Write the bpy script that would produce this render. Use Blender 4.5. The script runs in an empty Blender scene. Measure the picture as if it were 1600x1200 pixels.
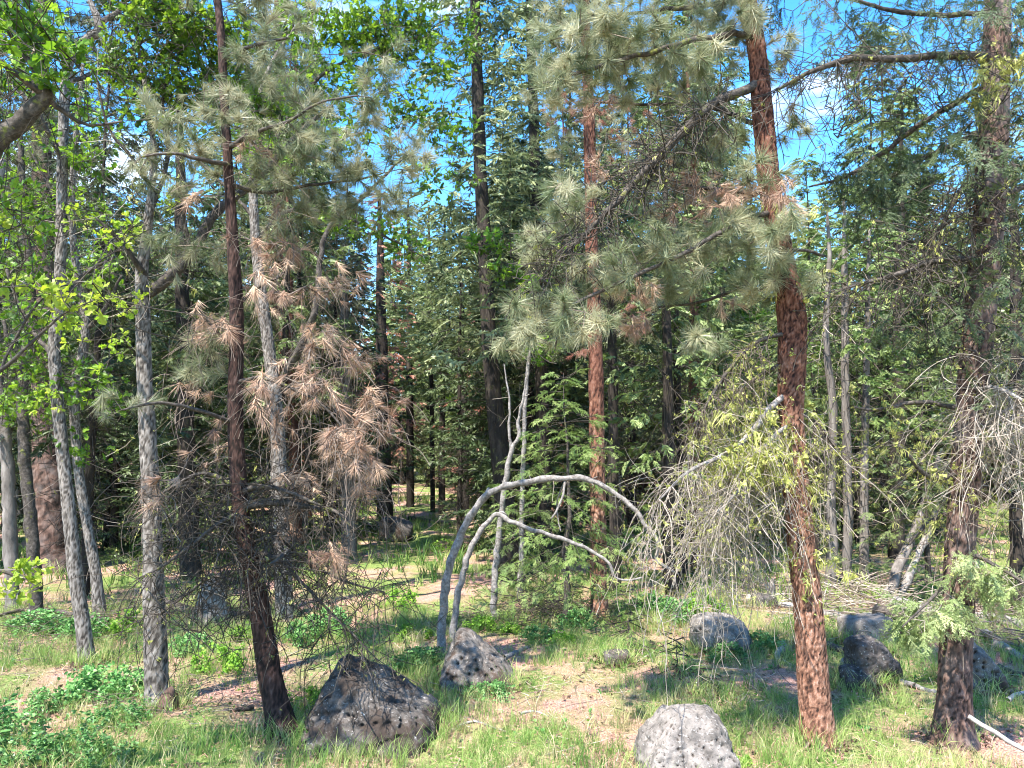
import bpy, math, random
import numpy as np
from mathutils import Vector, noise as mn
rnd = random.Random(7)
rng = np.random.default_rng(7)
SC = bpy.context.scene
COL = SC.collection
R = math.radians

# ------------------------------------------------------------------ camera, sky, sun, exposure
CAMZ = 2.6
PITCH = math.atan(100/1200)
cd = bpy.data.cameras.new('camera'); cam = bpy.data.objects.new('camera', cd); COL.objects.link(cam)
cam.location = (0, 0, CAMZ); cam.rotation_euler = (R(90)+PITCH, 0, 0)
cd.sensor_width = 36; cd.lens = 27; cd.clip_start = 0.05; cd.clip_end = 2000
SC.camera = cam
SUN_EL, SUN_AZ = 60, 214          # azimuth: compass degrees clockwise from +Y; the sun stands behind the viewer, to the left
w = bpy.data.worlds.new('World'); SC.world = w; w.use_nodes = True
nt = w.node_tree; nt.nodes.clear()
out = nt.nodes.new('ShaderNodeOutputWorld'); bg = nt.nodes.new('ShaderNodeBackground')
sky = nt.nodes.new('ShaderNodeTexSky'); sky.sky_type = 'NISHITA'; sky.sun_disc = False
sky.sun_elevation = R(SUN_EL); sky.sun_rotation = R(SUN_AZ); sky.altitude = 1000; sky.air_density = 1.3; sky.dust_density = 0.4; sky.ozone_density = 3.0
tc = nt.nodes.new('ShaderNodeTexCoord')
mp = nt.nodes.new('ShaderNodeMapping'); mp.inputs['Scale'].default_value = (1, 1, 2.2); mp.inputs['Location'].default_value = (0.35, 0.1, 0.2)
nz = nt.nodes.new('ShaderNodeTexNoise'); nz.inputs['Scale'].default_value = 3.2; nz.inputs['Detail'].default_value = 6; nz.inputs['Roughness'].default_value = 0.55
cr = nt.nodes.new('ShaderNodeValToRGB'); cr.color_ramp.elements[0].position = 0.57; cr.color_ramp.elements[1].position = 0.78
hs = nt.nodes.new('ShaderNodeHueSaturation'); hs.inputs['Saturation'].default_value = 1.35; hs.inputs['Value'].default_value = 1.15
mx = nt.nodes.new('ShaderNodeMix'); mx.data_type = 'RGBA'; mx.inputs[7].default_value = (8.5, 8.8, 9.2, 1)
nt.links.new(tc.outputs['Generated'], mp.inputs[0]); nt.links.new(mp.outputs[0], nz.inputs[0]); nt.links.new(nz.outputs[0], cr.inputs[0])
nt.links.new(cr.outputs[0], mx.inputs[0]); nt.links.new(sky.outputs[0], hs.inputs['Color']); nt.links.new(hs.outputs[0], mx.inputs[6]); nt.links.new(mx.outputs[2], bg.inputs[0])
bg.inputs[1].default_value = 0.14
nt.links.new(bg.outputs[0], out.inputs[0])
sd = bpy.data.lights.new('sun', 'SUN'); sd.energy = 5.0; sd.angle = R(0.6); sd.color = (1, 0.95, 0.87)
so = bpy.data.objects.new('sun', sd); COL.objects.link(so)
az = R(SUN_AZ); el = R(SUN_EL)
sdir = Vector((math.sin(az)*math.cos(el), math.cos(az)*math.cos(el), math.sin(el)))
so.rotation_euler = sdir.to_track_quat('Z', 'Y').to_euler(); so.location = (0, -5, 40)
SC.view_settings.view_transform = 'Standard'; SC.view_settings.look = 'None'
SC.view_settings.exposure = 1.75; SC.view_settings.gamma = 1; SC.view_settings.use_curve_mapping = False
SC.render.engine = 'CYCLES'; SC.cycles.max_bounces = 6; SC.cycles.diffuse_bounces = 4; SC.cycles.transparent_max_bounces = 4
SC.cycles.use_denoising = True; SC.cycles.filter_width = 1.1

# ------------------------------------------------------------------ terrain and pixel helpers
def hgt(x, y):
    x = np.asarray(x, float); y = np.asarray(y, float)
    b = 0.05*np.sin(x*0.9+1.3)*np.cos(y*0.7+x*0.3) + 0.03*np.sin(x*2.3+y*1.1) + 0.015*np.sin(x*5.1-y*3.7+1)
    far = np.clip(y-28, 0, 400)*0.02
    bank = np.clip(4.6-y, 0, 5)*0.24
    return b*np.clip((y-3)/3, 0, 1) + far + bank
def ray(px, py):
    xx = (px-800)/1200; v = (600-py)/1200
    return xx, math.cos(PITCH)-v*math.sin(PITCH), math.sin(PITCH)+v*math.cos(PITCH)
def P(px, py, Y):
    a, b, c = ray(px, py); t = Y/b
    return np.array((a*t, Y, CAMZ+c*t))
def G(px, py):
    z = 0.0
    for _ in range(12):
        a, b, c = ray(px, py); t = (z-CAMZ)/c
        q = np.array((a*t, b*t, z)); z = 0.5*z+0.5*float(hgt(q[0], q[1]))
    q[2] = float(hgt(q[0], q[1]))
    return q
def proj(p):
    x, y, z = p[0], p[1], p[2]-CAMZ
    f = y*math.cos(PITCH)+z*math.sin(PITCH); u = -y*math.sin(PITCH)+z*math.cos(PITCH)
    return 800+1200*x/f, 600-1200*u/f, f
def MPP(Y): return Y/1200.0      # metres per photograph pixel

# ------------------------------------------------------------------ mesh helpers
def link(o, parent=None):
    COL.objects.link(o)
    if parent is not None: o.parent = parent
    return o
def mesh(name, V, Fs, mat, parent=None, attrs=None, smooth=False, origin=None):
    """one mesh object from a vertex array and a list of face arrays (n,3) or (n,4)"""
    V = np.asarray(V, np.float32)
    if origin is not None: V = V-np.asarray(origin, np.float32)
    Fs = [np.asarray(f, np.int32) for f in Fs if len(f)]
    me = bpy.data.meshes.new(name)
    me.vertices.add(len(V)); me.vertices.foreach_set('co', V.ravel())
    idx = np.concatenate([f.ravel() for f in Fs]); cnt = np.concatenate([np.full(len(f), f.shape[1], np.int32) for f in Fs])
    st = np.concatenate(([0], np.cumsum(cnt)[:-1])).astype(np.int32)
    me.loops.add(len(idx)); me.loops.foreach_set('vertex_index', idx)
    me.polygons.add(len(cnt)); me.polygons.foreach_set('loop_start', st)
    me.polygons.foreach_set('use_smooth', np.full(len(cnt), smooth))
    for k, a in (attrs or {}).items():
        at = me.attributes.new(k, 'FLOAT', 'POINT'); at.data.foreach_set('value', np.asarray(a, np.float32))
    me.update(); me.materials.append(mat)
    o = bpy.data.objects.new(name, me)
    return link(o, parent)
def thing(name, label, cat, loc, group=None):
    o = bpy.data.objects.new(name, None); o.location = tuple(float(v) for v in loc); o.empty_display_size = 0.2; link(o)
    o['label'] = label; o['category'] = cat
    if group: o['group'] = group
    return o
def tag(o, label, cat, group=None):
    o['label'] = label; o['category'] = cat
    if group: o['group'] = group
    return o
def unit(v): return v/np.maximum(np.linalg.norm(v, axis=-1, keepdims=True), 1e-9)

def scatter(tpls, pos, d, scale, flat=0.0, var=None, r=rng):
    """copies of triangle templates (V,F) along directions d; flat: 1 keeps the local z up, 0 rolls at random"""
    n = len(pos); pos = np.asarray(pos); d = unit(np.asarray(d, float)); scale = np.broadcast_to(scale, (n,))
    if var is None: var = r.random(n)
    up = np.tile(np.array((0, 0, 1.0)), (n, 1))+r.normal(0, 1, (n, 3))*(1-flat)*2+r.normal(0, .15, (n, 3))
    y = unit(np.cross(up, d)); z = np.cross(d, y)
    M = np.stack((d, y, z), 2)*scale[:, None, None]
    pick = r.integers(0, len(tpls), n)
    VV = []; FF = []; AA = []; off = 0
    for k, (tv, tf) in enumerate(tpls):
        m = np.where(pick == k)[0]
        if not len(m): continue
        v = np.einsum('nij,kj->nki', M[m], tv)+pos[m][:, None, :]
        f = tf[None]+(np.arange(len(m))*len(tv))[:, None, None]+off
        VV.append(v.reshape(-1, 3)); FF.append(f.reshape(-1, 3)); AA.append(np.repeat(var[m], len(tv))+r.normal(0, .08, len(m)*len(tv)))
        off += len(m)*len(tv)
    return np.concatenate(VV), np.concatenate(FF), np.concatenate(AA)

# foliage templates, x forward
def t_tuft(n, L, wd, a0, a1, back=0.09, bend=0.0, seed=0):
    r = np.random.default_rng(seed)
    a = R(a0)+(R(a1)-R(a0))*r.random(n)**0.8; az = r.random(n)*2*np.pi
    o = np.zeros((n, 3)); o[:, 0] = -back*r.random(n)
    dd = np.stack((np.cos(a), np.sin(a)*np.cos(az), np.sin(a)*np.sin(az)), 1)
    ln = L*(0.75+0.4*r.random(n))
    s = unit(np.cross(dd, r.normal(0, 1, (n, 3))))*wd/2
    tip = o+dd*ln[:, None]; tip[:, 0] += bend*ln
    V = np.stack((o-s, o+s, tip), 1).reshape(-1, 3)
    return V, np.arange(3*n).reshape(-1, 3)
def t_spray(L, ns, hero, seed=0, wd=0.03):
    """conifer frond: a shoot with uneven side shoots, each set with short needles"""
    r = np.random.default_rng(seed); V = []
    def sag(x, y): return -0.35*x*x/L-0.5*y*y/L
    def shoot(p, ang, ln):
        c, s = math.cos(ang), math.sin(ang); x0, y0 = p; tw = r.normal(0, .012)
        if hero:
            k = max(3, int(ln/0.018)); h = .0035; x1, y1 = x0+c*ln, y0+s*ln
            V.extend([(x0-s*h, y0+c*h, sag(x0, y0)), (x0+s*h, y0-c*h, sag(x0, y0)), (x1, y1, sag(x1, y1)+tw)])
            for i in range(k):
                t = (i+.5)/k*ln; qx, qy = x0+c*t, y0+s*t; zz = tw*t/ln
                for sg in (-1, 1):
                    a2 = ang+sg*R(48+r.normal(0, 16)); nl = 0.027*(1.05-0.4*i/k)*(0.75+.5*r.random()); h = 0.0054
                    ex, ey = qx+math.cos(a2)*nl, qy+math.sin(a2)*nl; nx, ny = -math.sin(a2)*h, math.cos(a2)*h
                    V.extend([(qx-nx, qy-ny, sag(qx, qy)+zz), (qx+nx, qy+ny, sag(qx, qy)+zz), (ex, ey, sag(ex, ey)+zz+r.normal(0, .009))])
        else:
            for q in range(2):      # two crossed slips so that a shoot has body from every side
                h = wd*(0.34+.3*r.random()); u = .25+.4*r.random(); l = ln*(.8+.3*r.random()); an = ang+r.normal(0, .13); c, s = math.cos(an), math.sin(an)
                xm, ym = x0+c*l*u, y0+s*l*u; x1, y1 = x0+c*l, y0+s*l; z = r.normal(0, .02)
                A = (x0, y0, sag(x0, y0)); B = (xm-s*h, ym+c*h, sag(xm, ym)+z); C = (xm+s*h, ym-c*h, sag(xm, ym)-z); D = (x1, y1, sag(x1, y1)+tw)
                V.extend([A, B, C, C, B, D] if q == 0 else [A, B, D])
    shoot((0, 0), 0, L)
    for i in range(ns*2):
        t = 0.05+0.85*(i+r.random())/(2*ns); sg = 1 if (i % 2) ^ (r.random() < .12) else -1
        if r.random() < .12: continue
        ln = L*(0.12+0.40*(1-t))*(0.45+0.85*r.random())
        shoot((t*L, 0), sg*R(50+r.normal(0, 14)), ln)
    V = np.array(V)
    return V, np.arange(len(V)).reshape(-1, 3)
LOBE = [(0, 0), (.26, .2), (.36, .1), (.55, .34), (.66, .16), (.86, .24), (1, 0)]
OVAL = [(0, 0), (.2, .2), (.5, .29), (.8, .19), (1, 0)]
RHOMB = [(0, 0), (.5, .33), (1, 0)]
def t_leaves(n, size, shape, spread=1.0, along=0.06, seed=0):
    r = np.random.default_rng(seed); VV = []; FF = []; off = 0
    half = np.array(shape); lo = half[1:-1][::-1]*(1, -1)
    o2 = np.concatenate((half, lo)); m = len(o2)
    for i in range(n):
        s = size*(.7+.5*r.random()); pts = np.zeros((m+1, 3)); pts[:m, :2] = o2*s; pts[m] = (.5*s, 0, 0)
        pts[:, 2] = np.abs(pts[:, 1])*.25-0.25*(pts[:, 0]/s)**2*s
        a = r.random()*2*np.pi; t = R(30+50*r.random())*spread
        d = np.array((math.cos(t), math.sin(t)*math.cos(a), math.sin(t)*math.sin(a)))
        up = np.array((0, 0, 1.0))+r.normal(0, .45, 3); y = unit(np.cross(up, d)); z = np.cross(d, y)
        M = np.stack((d, y, z), 1)
        VV.append(pts@M.T+np.array((-along*r.random(), 0, 0))+d*s*.15)
        f = np.array([(m, j, (j+1) % m) for j in range(m)]); FF.append(f+off); off += m+1
    return np.concatenate(VV), np.concatenate(FF)
def t_clump(n, rad, wd, seed=0):
    r = np.random.default_rng(seed)
    c = r.normal(0, rad*.45, (n, 3)); V = (c[:, None, :]+r.normal(0, wd, (n, 3, 3))).reshape(-1, 3)
    return V, np.arange(3*n).reshape(-1, 3)
def t_strand(seed=0):
    r = np.random.default_rng(seed); V = []
    for i in range(5):
        x = .0; y = r.normal(0, .012); z = r.normal(0, .012); L = .03+.08*r.random(); w = .0022+.003*r.random()
        x2, y2, z2 = L*.5, y+r.normal(0, .012), z+r.normal(0, .012); x3, y3, z3 = L, y2+r.normal(0, .012), z2+r.normal(0, .012)
        V += [(x, y-w*.5, z), (x, y+w*.5, z), (x2, y2+w, z2), (x, y-w*.5, z), (x2, y2+w, z2), (x2, y2-w, z2), (x2, y2-w, z2), (x2, y2+w, z2), (x3, y3, z3)]
    V = np.array(V); return V, np.arange(len(V)).reshape(-1, 3)
def t_grass(n, H, wd, lean, seed=0):
    r = np.random.default_rng(seed); V = []; F = []
    for i in range(n):
        a = r.random()*6.283; h = H*(.5+.7*r.random()); l = lean*(.3+r.random())*h; c, s = math.cos(a), math.sin(a)
        x0, y0 = r.normal(0, .035, 2); b = r.random()*6.283; wx, wy = math.cos(b)*wd/2, math.sin(b)*wd/2
        k = len(V)
        V += [(x0-wx, y0-wy, 0), (x0+wx, y0+wy, 0), (x0+c*l*.3-wx*.8, y0+s*l*.3-wy*.8, h*.55), (x0+c*l*.3+wx*.8, y0+s*l*.3+wy*.8, h*.55), (x0+c*l, y0+s*l, h*.95)]
        F += [(k, k+1, k+3), (k, k+3, k+2), (k+2, k+3, k+4)]
    V = np.array(V)
    return V[:, [2, 0, 1]], np.array(F)      # x forward = up
TUFT = [t_tuft(130, .20, .0062, 14, 92, back=.07, seed=0), t_tuft(150, .18, .0062, 18, 75, back=.24, seed=1), t_tuft(120, .21, .0062, 10, 60, back=.13, seed=2), t_tuft(100, .19, .0062, 25, 100, back=.16, seed=3), t_tuft(80, .17, .0062, 8, 45, back=.10, seed=4)]
TUFT_DEAD = [t_tuft(80, .20, .0075, 5, 50, back=.08, seed=20), t_tuft(60, .19, .0075, 5, 40, back=.16, seed=21), t_tuft(40, .18, .0075, 10, 70, back=.12, seed=22), t_tuft(25, .2, .0075, 3, 35, back=.05, seed=23)]
TUFT_FAR = [t_tuft(34, .24, .014, 10, 90, seed=40+s) for s in range(3)]
SPRAY = [t_spray(.30, 7, True, seed=s) for s in range(3)]
SPRAY_FAR = [t_spray(.42, 6, False, seed=10+s, wd=.032) for s in range(4)]
SPRAY_MID = [t_spray(.34, 8, False, seed=30+s, wd=.030) for s in range(4)]
OAK = [t_leaves(6, .095, LOBE, seed=s) for s in range(4)]
OAK_FAR = [t_leaves(8, .12, RHOMB, 1.2, .12, seed=9+s) for s in range(4)]
SNOW = [t_leaves(6, .058, OVAL, 1.15, .14, seed=30+s) for s in range(4)]
STRAND = [t_strand(s) for s in range(4)]
LICH = [t_clump(14, .028, .011, seed=s) for s in range(3)]
GRASS = [t_grass(9, .30, .007, .55, seed=s) for s in range(5)]
GRASS_FAR = [t_grass(9, .34, .016, .5, seed=9+s) for s in range(4)]
HERB = [t_leaves(8, .045, RHOMB, 1.25, .10, seed=60+s) for s in range(4)]

# ------------------------------------------------------------------ materials
def new_mat(name):
    m = bpy.data.materials.new(name); m.use_nodes = True
    n = m.node_tree.nodes; n.clear()
    o = n.new('ShaderNodeOutputMaterial'); b = n.new('ShaderNodeBsdfPrincipled')
    m.node_tree.links.new(b.outputs[0], o.inputs[0])
    return m, m.node_tree, b, o
def ramp(t, cols, pos=None):
    r = t.nodes.new('ShaderNodeValToRGB'); e = r.color_ramp.elements
    pos = pos or [i/(len(cols)-1) for i in range(len(cols))]
    e[0].position = pos[0]; e[0].color = (*cols[0], 1); e[1].position = pos[-1]; e[1].color = (*cols[-1], 1)
    for c, p in list(zip(cols, pos))[1:-1]:
        q = e.new(p); q.color = (*c, 1)
    return r
def leaf_mat(name, cols, tr=0.35, rough=.5, trc=None, spec=.35):
    m, t, b, o = new_mat(name); L = t.links.new
    a = t.nodes.new('ShaderNodeAttribute'); a.attribute_name = 'var'
    rp = ramp(t, cols); L(a.outputs['Fac'], rp.inputs[0])
    oi = t.nodes.new('ShaderNodeObjectInfo'); h = t.nodes.new('ShaderNodeHueSaturation')
    mr = t.nodes.new('ShaderNodeMapRange'); mr.inputs[3].default_value = .75; mr.inputs[4].default_value = 1.25
    L(oi.outputs['Random'], mr.inputs[0]); L(mr.outputs[0], h.inputs['Value']); L(rp.outputs[0], h.inputs['Color'])
    L(h.outputs[0], b.inputs['Base Color']); b.inputs['Roughness'].default_value = rough; b.inputs['Specular IOR Level'].default_value = spec
    tl = t.nodes.new('ShaderNodeBsdfTranslucent'); ms = t.nodes.new('ShaderNodeMixShader'); ms.inputs[0].default_value = tr
    if trc:
        mm = t.nodes.new('ShaderNodeMix'); mm.data_type = 'RGBA'; mm.blend_type = 'MULTIPLY'; mm.inputs[0].default_value = 1; mm.inputs[7].default_value = (*trc, 1)
        L(h.outputs[0], mm.inputs[6]); L(mm.outputs[2], tl.inputs[0])
    else: L(h.outputs[0], tl.inputs[0])
    L(b.outputs[0], ms.inputs[1]); L(tl.outputs[0], ms.inputs[2]); L(ms.outputs[0], o.inputs[0])
    return m
def bark_mat(name, cols, stretch=4.0, scale=14, bump=.5, attr=False, moss=None, grey=None, top=None):
    m, t, b, o = new_mat(name); L = t.links.new
    c = t.nodes.new('ShaderNodeTexCoord'); mp = t.nodes.new('ShaderNodeMapping'); mp.inputs['Scale'].default_value = (1, 1, 1/stretch)
    L(c.outputs['Object'], mp.inputs[0])
    n1 = t.nodes.new('ShaderNodeTexNoise'); n1.inputs['Scale'].default_value = scale; n1.inputs['Detail'].default_value = 8; n1.inputs['Roughness'].default_value = .7
    L(mp.outputs[0], n1.inputs[0])
    rp = ramp(t, cols, [.3+.4*i/(len(cols)-1) for i in range(len(cols))]); src = n1.outputs[0]
    if attr:
        a = t.nodes.new('ShaderNodeAttribute'); a.attribute_name = 'relief'
        mth = t.nodes.new('ShaderNodeMath'); mth.operation = 'MULTIPLY_ADD'; mth.inputs[1].default_value = .36; L(a.outputs['Fac'], mth.inputs[0])
        m2 = t.nodes.new('ShaderNodeMath'); m2.operation = 'MULTIPLY_ADD'; m2.inputs[1].default_value = .62; m2.inputs[2].default_value = -.06; L(n1.outputs[0], m2.inputs[0])
        L(m2.outputs[0], mth.inputs[2]); src = mth.outputs[0]
    L(src, rp.inputs[0]); colr = rp.outputs[0]
    def overlay(colr, c2, sc, lo, hi, st=1.0):
        n2 = t.nodes.new('ShaderNodeTexNoise'); n2.inputs['Scale'].default_value = sc; n2.inputs['Detail'].default_value = 5; n2.inputs['Roughness'].default_value = .65
        L(c.outputs['Object'], n2.inputs[0])
        r2 = t.nodes.new('ShaderNodeMapRange'); r2.inputs[1].default_value = lo; r2.inputs[2].default_value = hi; r2.inputs[4].default_value = st; L(n2.outputs[0], r2.inputs[0])
        x = t.nodes.new('ShaderNodeMix'); x.data_type = 'RGBA'; x.inputs[7].default_value = (*c2, 1); L(r2.outputs[0], x.inputs[0]); L(colr, x.inputs[6]); return x.outputs[2]
    if top:     # the bark turns darker brown up the stem
        sp = t.nodes.new('ShaderNodeSeparateXYZ'); L(c.outputs['Object'], sp.inputs[0])
        nn = t.nodes.new('ShaderNodeTexNoise'); nn.inputs['Scale'].default_value = 5; nn.inputs['Detail'].default_value = 5; L(c.outputs['Object'], nn.inputs[0])
        ma = t.nodes.new('ShaderNodeMath'); ma.operation = 'MULTIPLY_ADD'; ma.inputs[1].default_value = 3.5; L(nn.outputs[0], ma.inputs[0]); L(sp.outputs[2], ma.inputs[2])
        r2 = t.nodes.new('ShaderNodeMapRange'); r2.inputs[1].default_value = top[0]; r2.inputs[2].default_value = top[1]; r2.inputs[4].default_value = .85; L(ma.outputs[0], r2.inputs[0])
        x = t.nodes.new('ShaderNodeMix'); x.data_type = 'RGBA'; x.blend_type = 'MULTIPLY'; x.inputs[7].default_value = (*top[2], 1); L(r2.outputs[0], x.inputs[0]); L(colr, x.inputs[6]); colr = x.outputs[2]
    if grey: colr = overlay(colr, grey, 3.1, .48, .66, .75)
    if moss: colr = overlay(colr, moss, 9, .58, .68, .8)
    L(colr, b.inputs['Base Color']); b.inputs['Roughness'].default_value = .85; b.inputs['Specular IOR Level'].default_value = .2
    bp = t.nodes.new('ShaderNodeBump'); bp.inputs['Strength'].default_value = bump; bp.inputs['Distance'].default_value = .02
    L(n1.outputs[0], bp.inputs['Height']); L(bp.outputs[0], b.inputs['Normal'])
    return m
M = {}
M['pine'] = leaf_mat('pine_needles', [(.12, .155, .07), (.25, .265, .15), (.42, .395, .25)], .3, .42)
M['pine_far'] = leaf_mat('far_pine_needles', [(.08, .11, .045), (.15, .175, .08), (.25, .25, .14)], .3)
M['dead'] = leaf_mat('dead_pine_needles', [(.24, .145, .10), (.40, .265, .185), (.53, .38, .27)], .25, .5)
M['pinkdead'] = leaf_mat('rusty_needles', [(.30, .12, .08), (.42, .20, .14), (.5, .28, .2)], .25, .5)
M['fir'] = leaf_mat('fir_needles', [(.065, .10, .028), (.15, .205, .06), (.28, .34, .14)], .3)
M['fir_dark'] = leaf_mat('dark_fir_needles', [(.025, .046, .018), (.065, .095, .034), (.13, .17, .07)], .22)
M['fir_blue'] = leaf_mat('grey_green_fir_needles', [(.07, .10, .04), (.165, .20, .085), (.30, .33, .17)], .3)
M['fir_bright'] = leaf_mat('young_fir_needles', [(.10, .17, .04), (.20, .29, .075), (.34, .42, .15)], .35)
M['fir_pale'] = leaf_mat('pale_fir_needles', [(.13, .18, .06), (.22, .27, .10), (.33, .37, .17)], .3)
M['oak'] = leaf_mat('oak_leaves', [(.045, .10, .012), (.12, .24, .024), (.24, .38, .05)], .5, .45, (1.25, 1.15, .6))
M['oak_yellow'] = leaf_mat('young_oak_leaves', [(.20, .32, .03), (.32, .44, .05), (.5, .58, .10)], .5, .45, (1.1, 1.1, .6))
M['shrub'] = leaf_mat('shrub_leaves', [(.05, .14, .035), (.12, .27, .07), (.24, .43, .14)], .35, .4)
M['shrub_bright'] = leaf_mat('bright_shrub_leaves', [(.10, .24, .02), (.18, .36, .04), (.32, .5, .07)], .45, .45)
M['lichen'] = leaf_mat('yellow_green_lichen', [(.24, .25, .06), (.40, .41, .10), (.55, .55, .20)], .3, .8)
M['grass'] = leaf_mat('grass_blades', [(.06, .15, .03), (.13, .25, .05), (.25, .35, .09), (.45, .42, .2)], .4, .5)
M['grass_lit'] = leaf_mat('dry_grass_sunlit_tone', [(.15, .27, .055), (.28, .40, .10), (.45, .50, .18), (.58, .50, .28)], .4, .5)  # lighter, strawier copy of the grass, with sunlight put into its colour
M['straw'] = leaf_mat('straw_grass', [(.20, .22, .08), (.40, .36, .17), (.58, .48, .30)], .3, .6)
M['litter_brown'] = leaf_mat('brown_litter', [(.07, .04, .025), (.18, .11, .075), (.34, .24, .17)], .1, .8)
M['litter'] = leaf_mat('fallen_needles', [(.26, .12, .10), (.46, .22, .18), (.62, .37, .31)], .1, .7)
M['twig_pale'] = leaf_mat('bleached_twigs', [(.16, .13, .10), (.30, .25, .20), (.44, .38, .32)], 0, .8)
M['twig_dark'] = leaf_mat('dark_twigs', [(.022, .017, .014), (.045, .036, .028), (.10, .08, .06)], 0, .8)
M['twig_mid'] = leaf_mat('brown_twigs', [(.06, .045, .035), (.12, .09, .07), (.2, .16, .13)], 0, .8)
M['bark_pond'] = bark_mat('ponderosa_bark', [(.03, .018, .014), (.17, .078, .05), (.33, .165, .105), (.48, .33, .26)], 2.0, 45, .9, attr=True, top=(3.9, 5.4, (.42, .33, .33)))
M['bark_darkpine'] = bark_mat('dark_pine_bark', [(.010, .007, .006), (.028, .015, .012), (.06, .032, .025), (.12, .08, .07)], 3.0, 20, .6, attr=True)
M['bark_fir'] = bark_mat('fir_bark', [(.014, .011, .009), (.06, .036, .028), (.14, .085, .066), (.25, .18, .15)], 3.0, 18, .6, attr=True, grey=(.15, .12, .11))
M['bark_oak'] = bark_mat('grey_oak_bark', [(.03, .025, .022), (.10, .085, .072), (.21, .185, .165), (.34, .31, .28)], 3.5, 26, .7, attr=True)
M['bark_far_red'] = bark_mat('far_pine_bark', [(.03, .015, .012), (.13, .055, .04), (.27, .13, .09)], 3, 9, .8)
M['bark_far_dark'] = bark_mat('far_fir_bark', [(.010, .008, .007), (.03, .024, .02), (.075, .06, .05)], 4, 9, .8, moss=(.09, .09, .03))
M['bark_far_grey'] = bark_mat('far_dead_bark', [(.06, .05, .045), (.15, .13, .115), (.27, .24, .215)], 4, 10, .6)
M['limb_dark'] = bark_mat('dark_limb_bark', [(.02, .017, .014), (.06, .05, .042), (.15, .125, .11)], 1, 24, .6, moss=(.16, .17, .03))
M['limb_grey'] = bark_mat('grey_limb_bark', [(.07, .06, .055), (.20, .18, .165), (.36, .33, .31)], 1, 24, .6)
M['wood_dead'] = bark_mat('weathered_wood', [(.14, .12, .11), (.32, .285, .26), (.5, .46, .43)], 1, 18, .5)

def rock_mat(name, dark, light, moss, lich=.62):
    m, t, b, o = new_mat(name); L = t.links.new
    c = t.nodes.new('ShaderNodeTexCoord')
    def N(sc, det=6, ro=.6):
        n = t.nodes.new('ShaderNodeTexNoise'); n.inputs['Scale'].default_value = sc; n.inputs['Detail'].default_value = det; n.inputs['Roughness'].default_value = ro; L(c.outputs['Object'], n.inputs[0]); return n
    n1 = N(7); r1 = ramp(t, [dark, tuple(.5*a+.5*b_ for a, b_ in zip(dark, light)), light], [.35, .5, .66]); L(n1.outputs[0], r1.inputs[0])
    def ov(col, fac, c2):
        x = t.nodes.new('ShaderNodeMix'); x.data_type = 'RGBA'; x.inputs[7].default_value = (*c2, 1); L(fac, x.inputs[0]); L(col, x.inputs[6]); return x.outputs[2]
    def mr(src, lo, hi, st=1.):
        q = t.nodes.new('ShaderNodeMapRange'); q.inputs[1].default_value = lo; q.inputs[2].default_value = hi; q.inputs[4].default_value = st; L(src, q.inputs[0]); return q.outputs[0]
    n2 = N(38, 4, .7); col = ov(r1.outputs[0], mr(n2.outputs[0], .60, .68, .8), (.5, .47, .44))
    n4 = N(55, 3, .6); col = ov(col, mr(n4.outputs[0], .60, .66, .8), (.05, .045, .042))
    n3 = N(3.4, 6, .65); col = ov(col, mr(n3.outputs[0], lich-.05, lich+.05, .9), moss)
    a = t.nodes.new('ShaderNodeAttribute'); a.attribute_name = 'pit'; col = ov(col, mr(a.outputs['Fac'], .2, .8, .85), (.035, .026, .02))
    L(col, b.inputs['Base Color']); b.inputs['Roughness'].default_value = .9; b.inputs['Specular IOR Level'].default_value = .2
    bp = t.nodes.new('ShaderNodeBump'); bp.inputs['Strength'].default_value = .7; bp.inputs['Distance'].default_value = .015
    L(n2.outputs[0], bp.inputs['Height']); L(bp.outputs[0], b.inputs['Normal']); return m
M['rock_moss'] = rock_mat('mossy_basalt', (.05, .042, .036), (.23, .20, .175), (.05, .03, .02), .55)
M['rock'] = rock_mat('grey_basalt', (.08, .07, .062), (.24, .21, .185), (.10, .085, .06), .68)
M['rock_dark'] = rock_mat('dark_basalt', (.03, .026, .024), (.13, .11, .10), (.04, .028, .02), .55)

M['rock_b'] = rock_mat('blackened_basalt', (.024, .020, .017), (.17, .148, .13), (.035, .024, .018), .52)

def ground_mat():
    m, t, b, o = new_mat('forest_floor'); L = t.links.new
    c = t.nodes.new('ShaderNodeTexCoord')
    def N(sc, det=6, ro=.6):
        n = t.nodes.new('ShaderNodeTexNoise'); n.inputs['Scale'].default_value = sc; n.inputs['Detail'].default_value = det; n.inputs['Roughness'].default_value = ro; L(c.outputs['Object'], n.inputs[0]); return n
    a = N(60, 6, .75); r1 = ramp(t, [(.12, .06, .045), (.40, .225, .175), (.64, .43, .35)], [.36, .5, .64]); L(a.outputs[0], r1.inputs[0])
    g = N(45, 6, .75); r2 = ramp(t, [(.045, .065, .018), (.14, .20, .05), (.30, .34, .13)], [.36, .5, .64]); L(g.outputs[0], r2.inputs[0])
    f = N(.55, 5, .6); r3 = t.nodes.new('ShaderNodeMapRange'); r3.inputs[1].default_value = .42; r3.inputs[2].default_value = .56; L(f.outputs[0], r3.inputs[0])
    x = t.nodes.new('ShaderNodeMix'); x.data_type = 'RGBA'; L(r3.outputs[0], x.inputs[0]); L(r1.outputs[0], x.inputs[6]); L(r2.outputs[0], x.inputs[7])
    L(x.outputs[2], b.inputs['Base Color']); b.inputs['Roughness'].default_value = .95; b.inputs['Specular IOR Level'].default_value = .1
    bp = t.nodes.new('ShaderNodeBump'); bp.inputs['Strength'].default_value = .8; bp.inputs['Distance'].default_value = .03
    L(a.outputs[0], bp.inputs['Height']); L(bp.outputs[0], b.inputs['Normal']); return m

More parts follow.
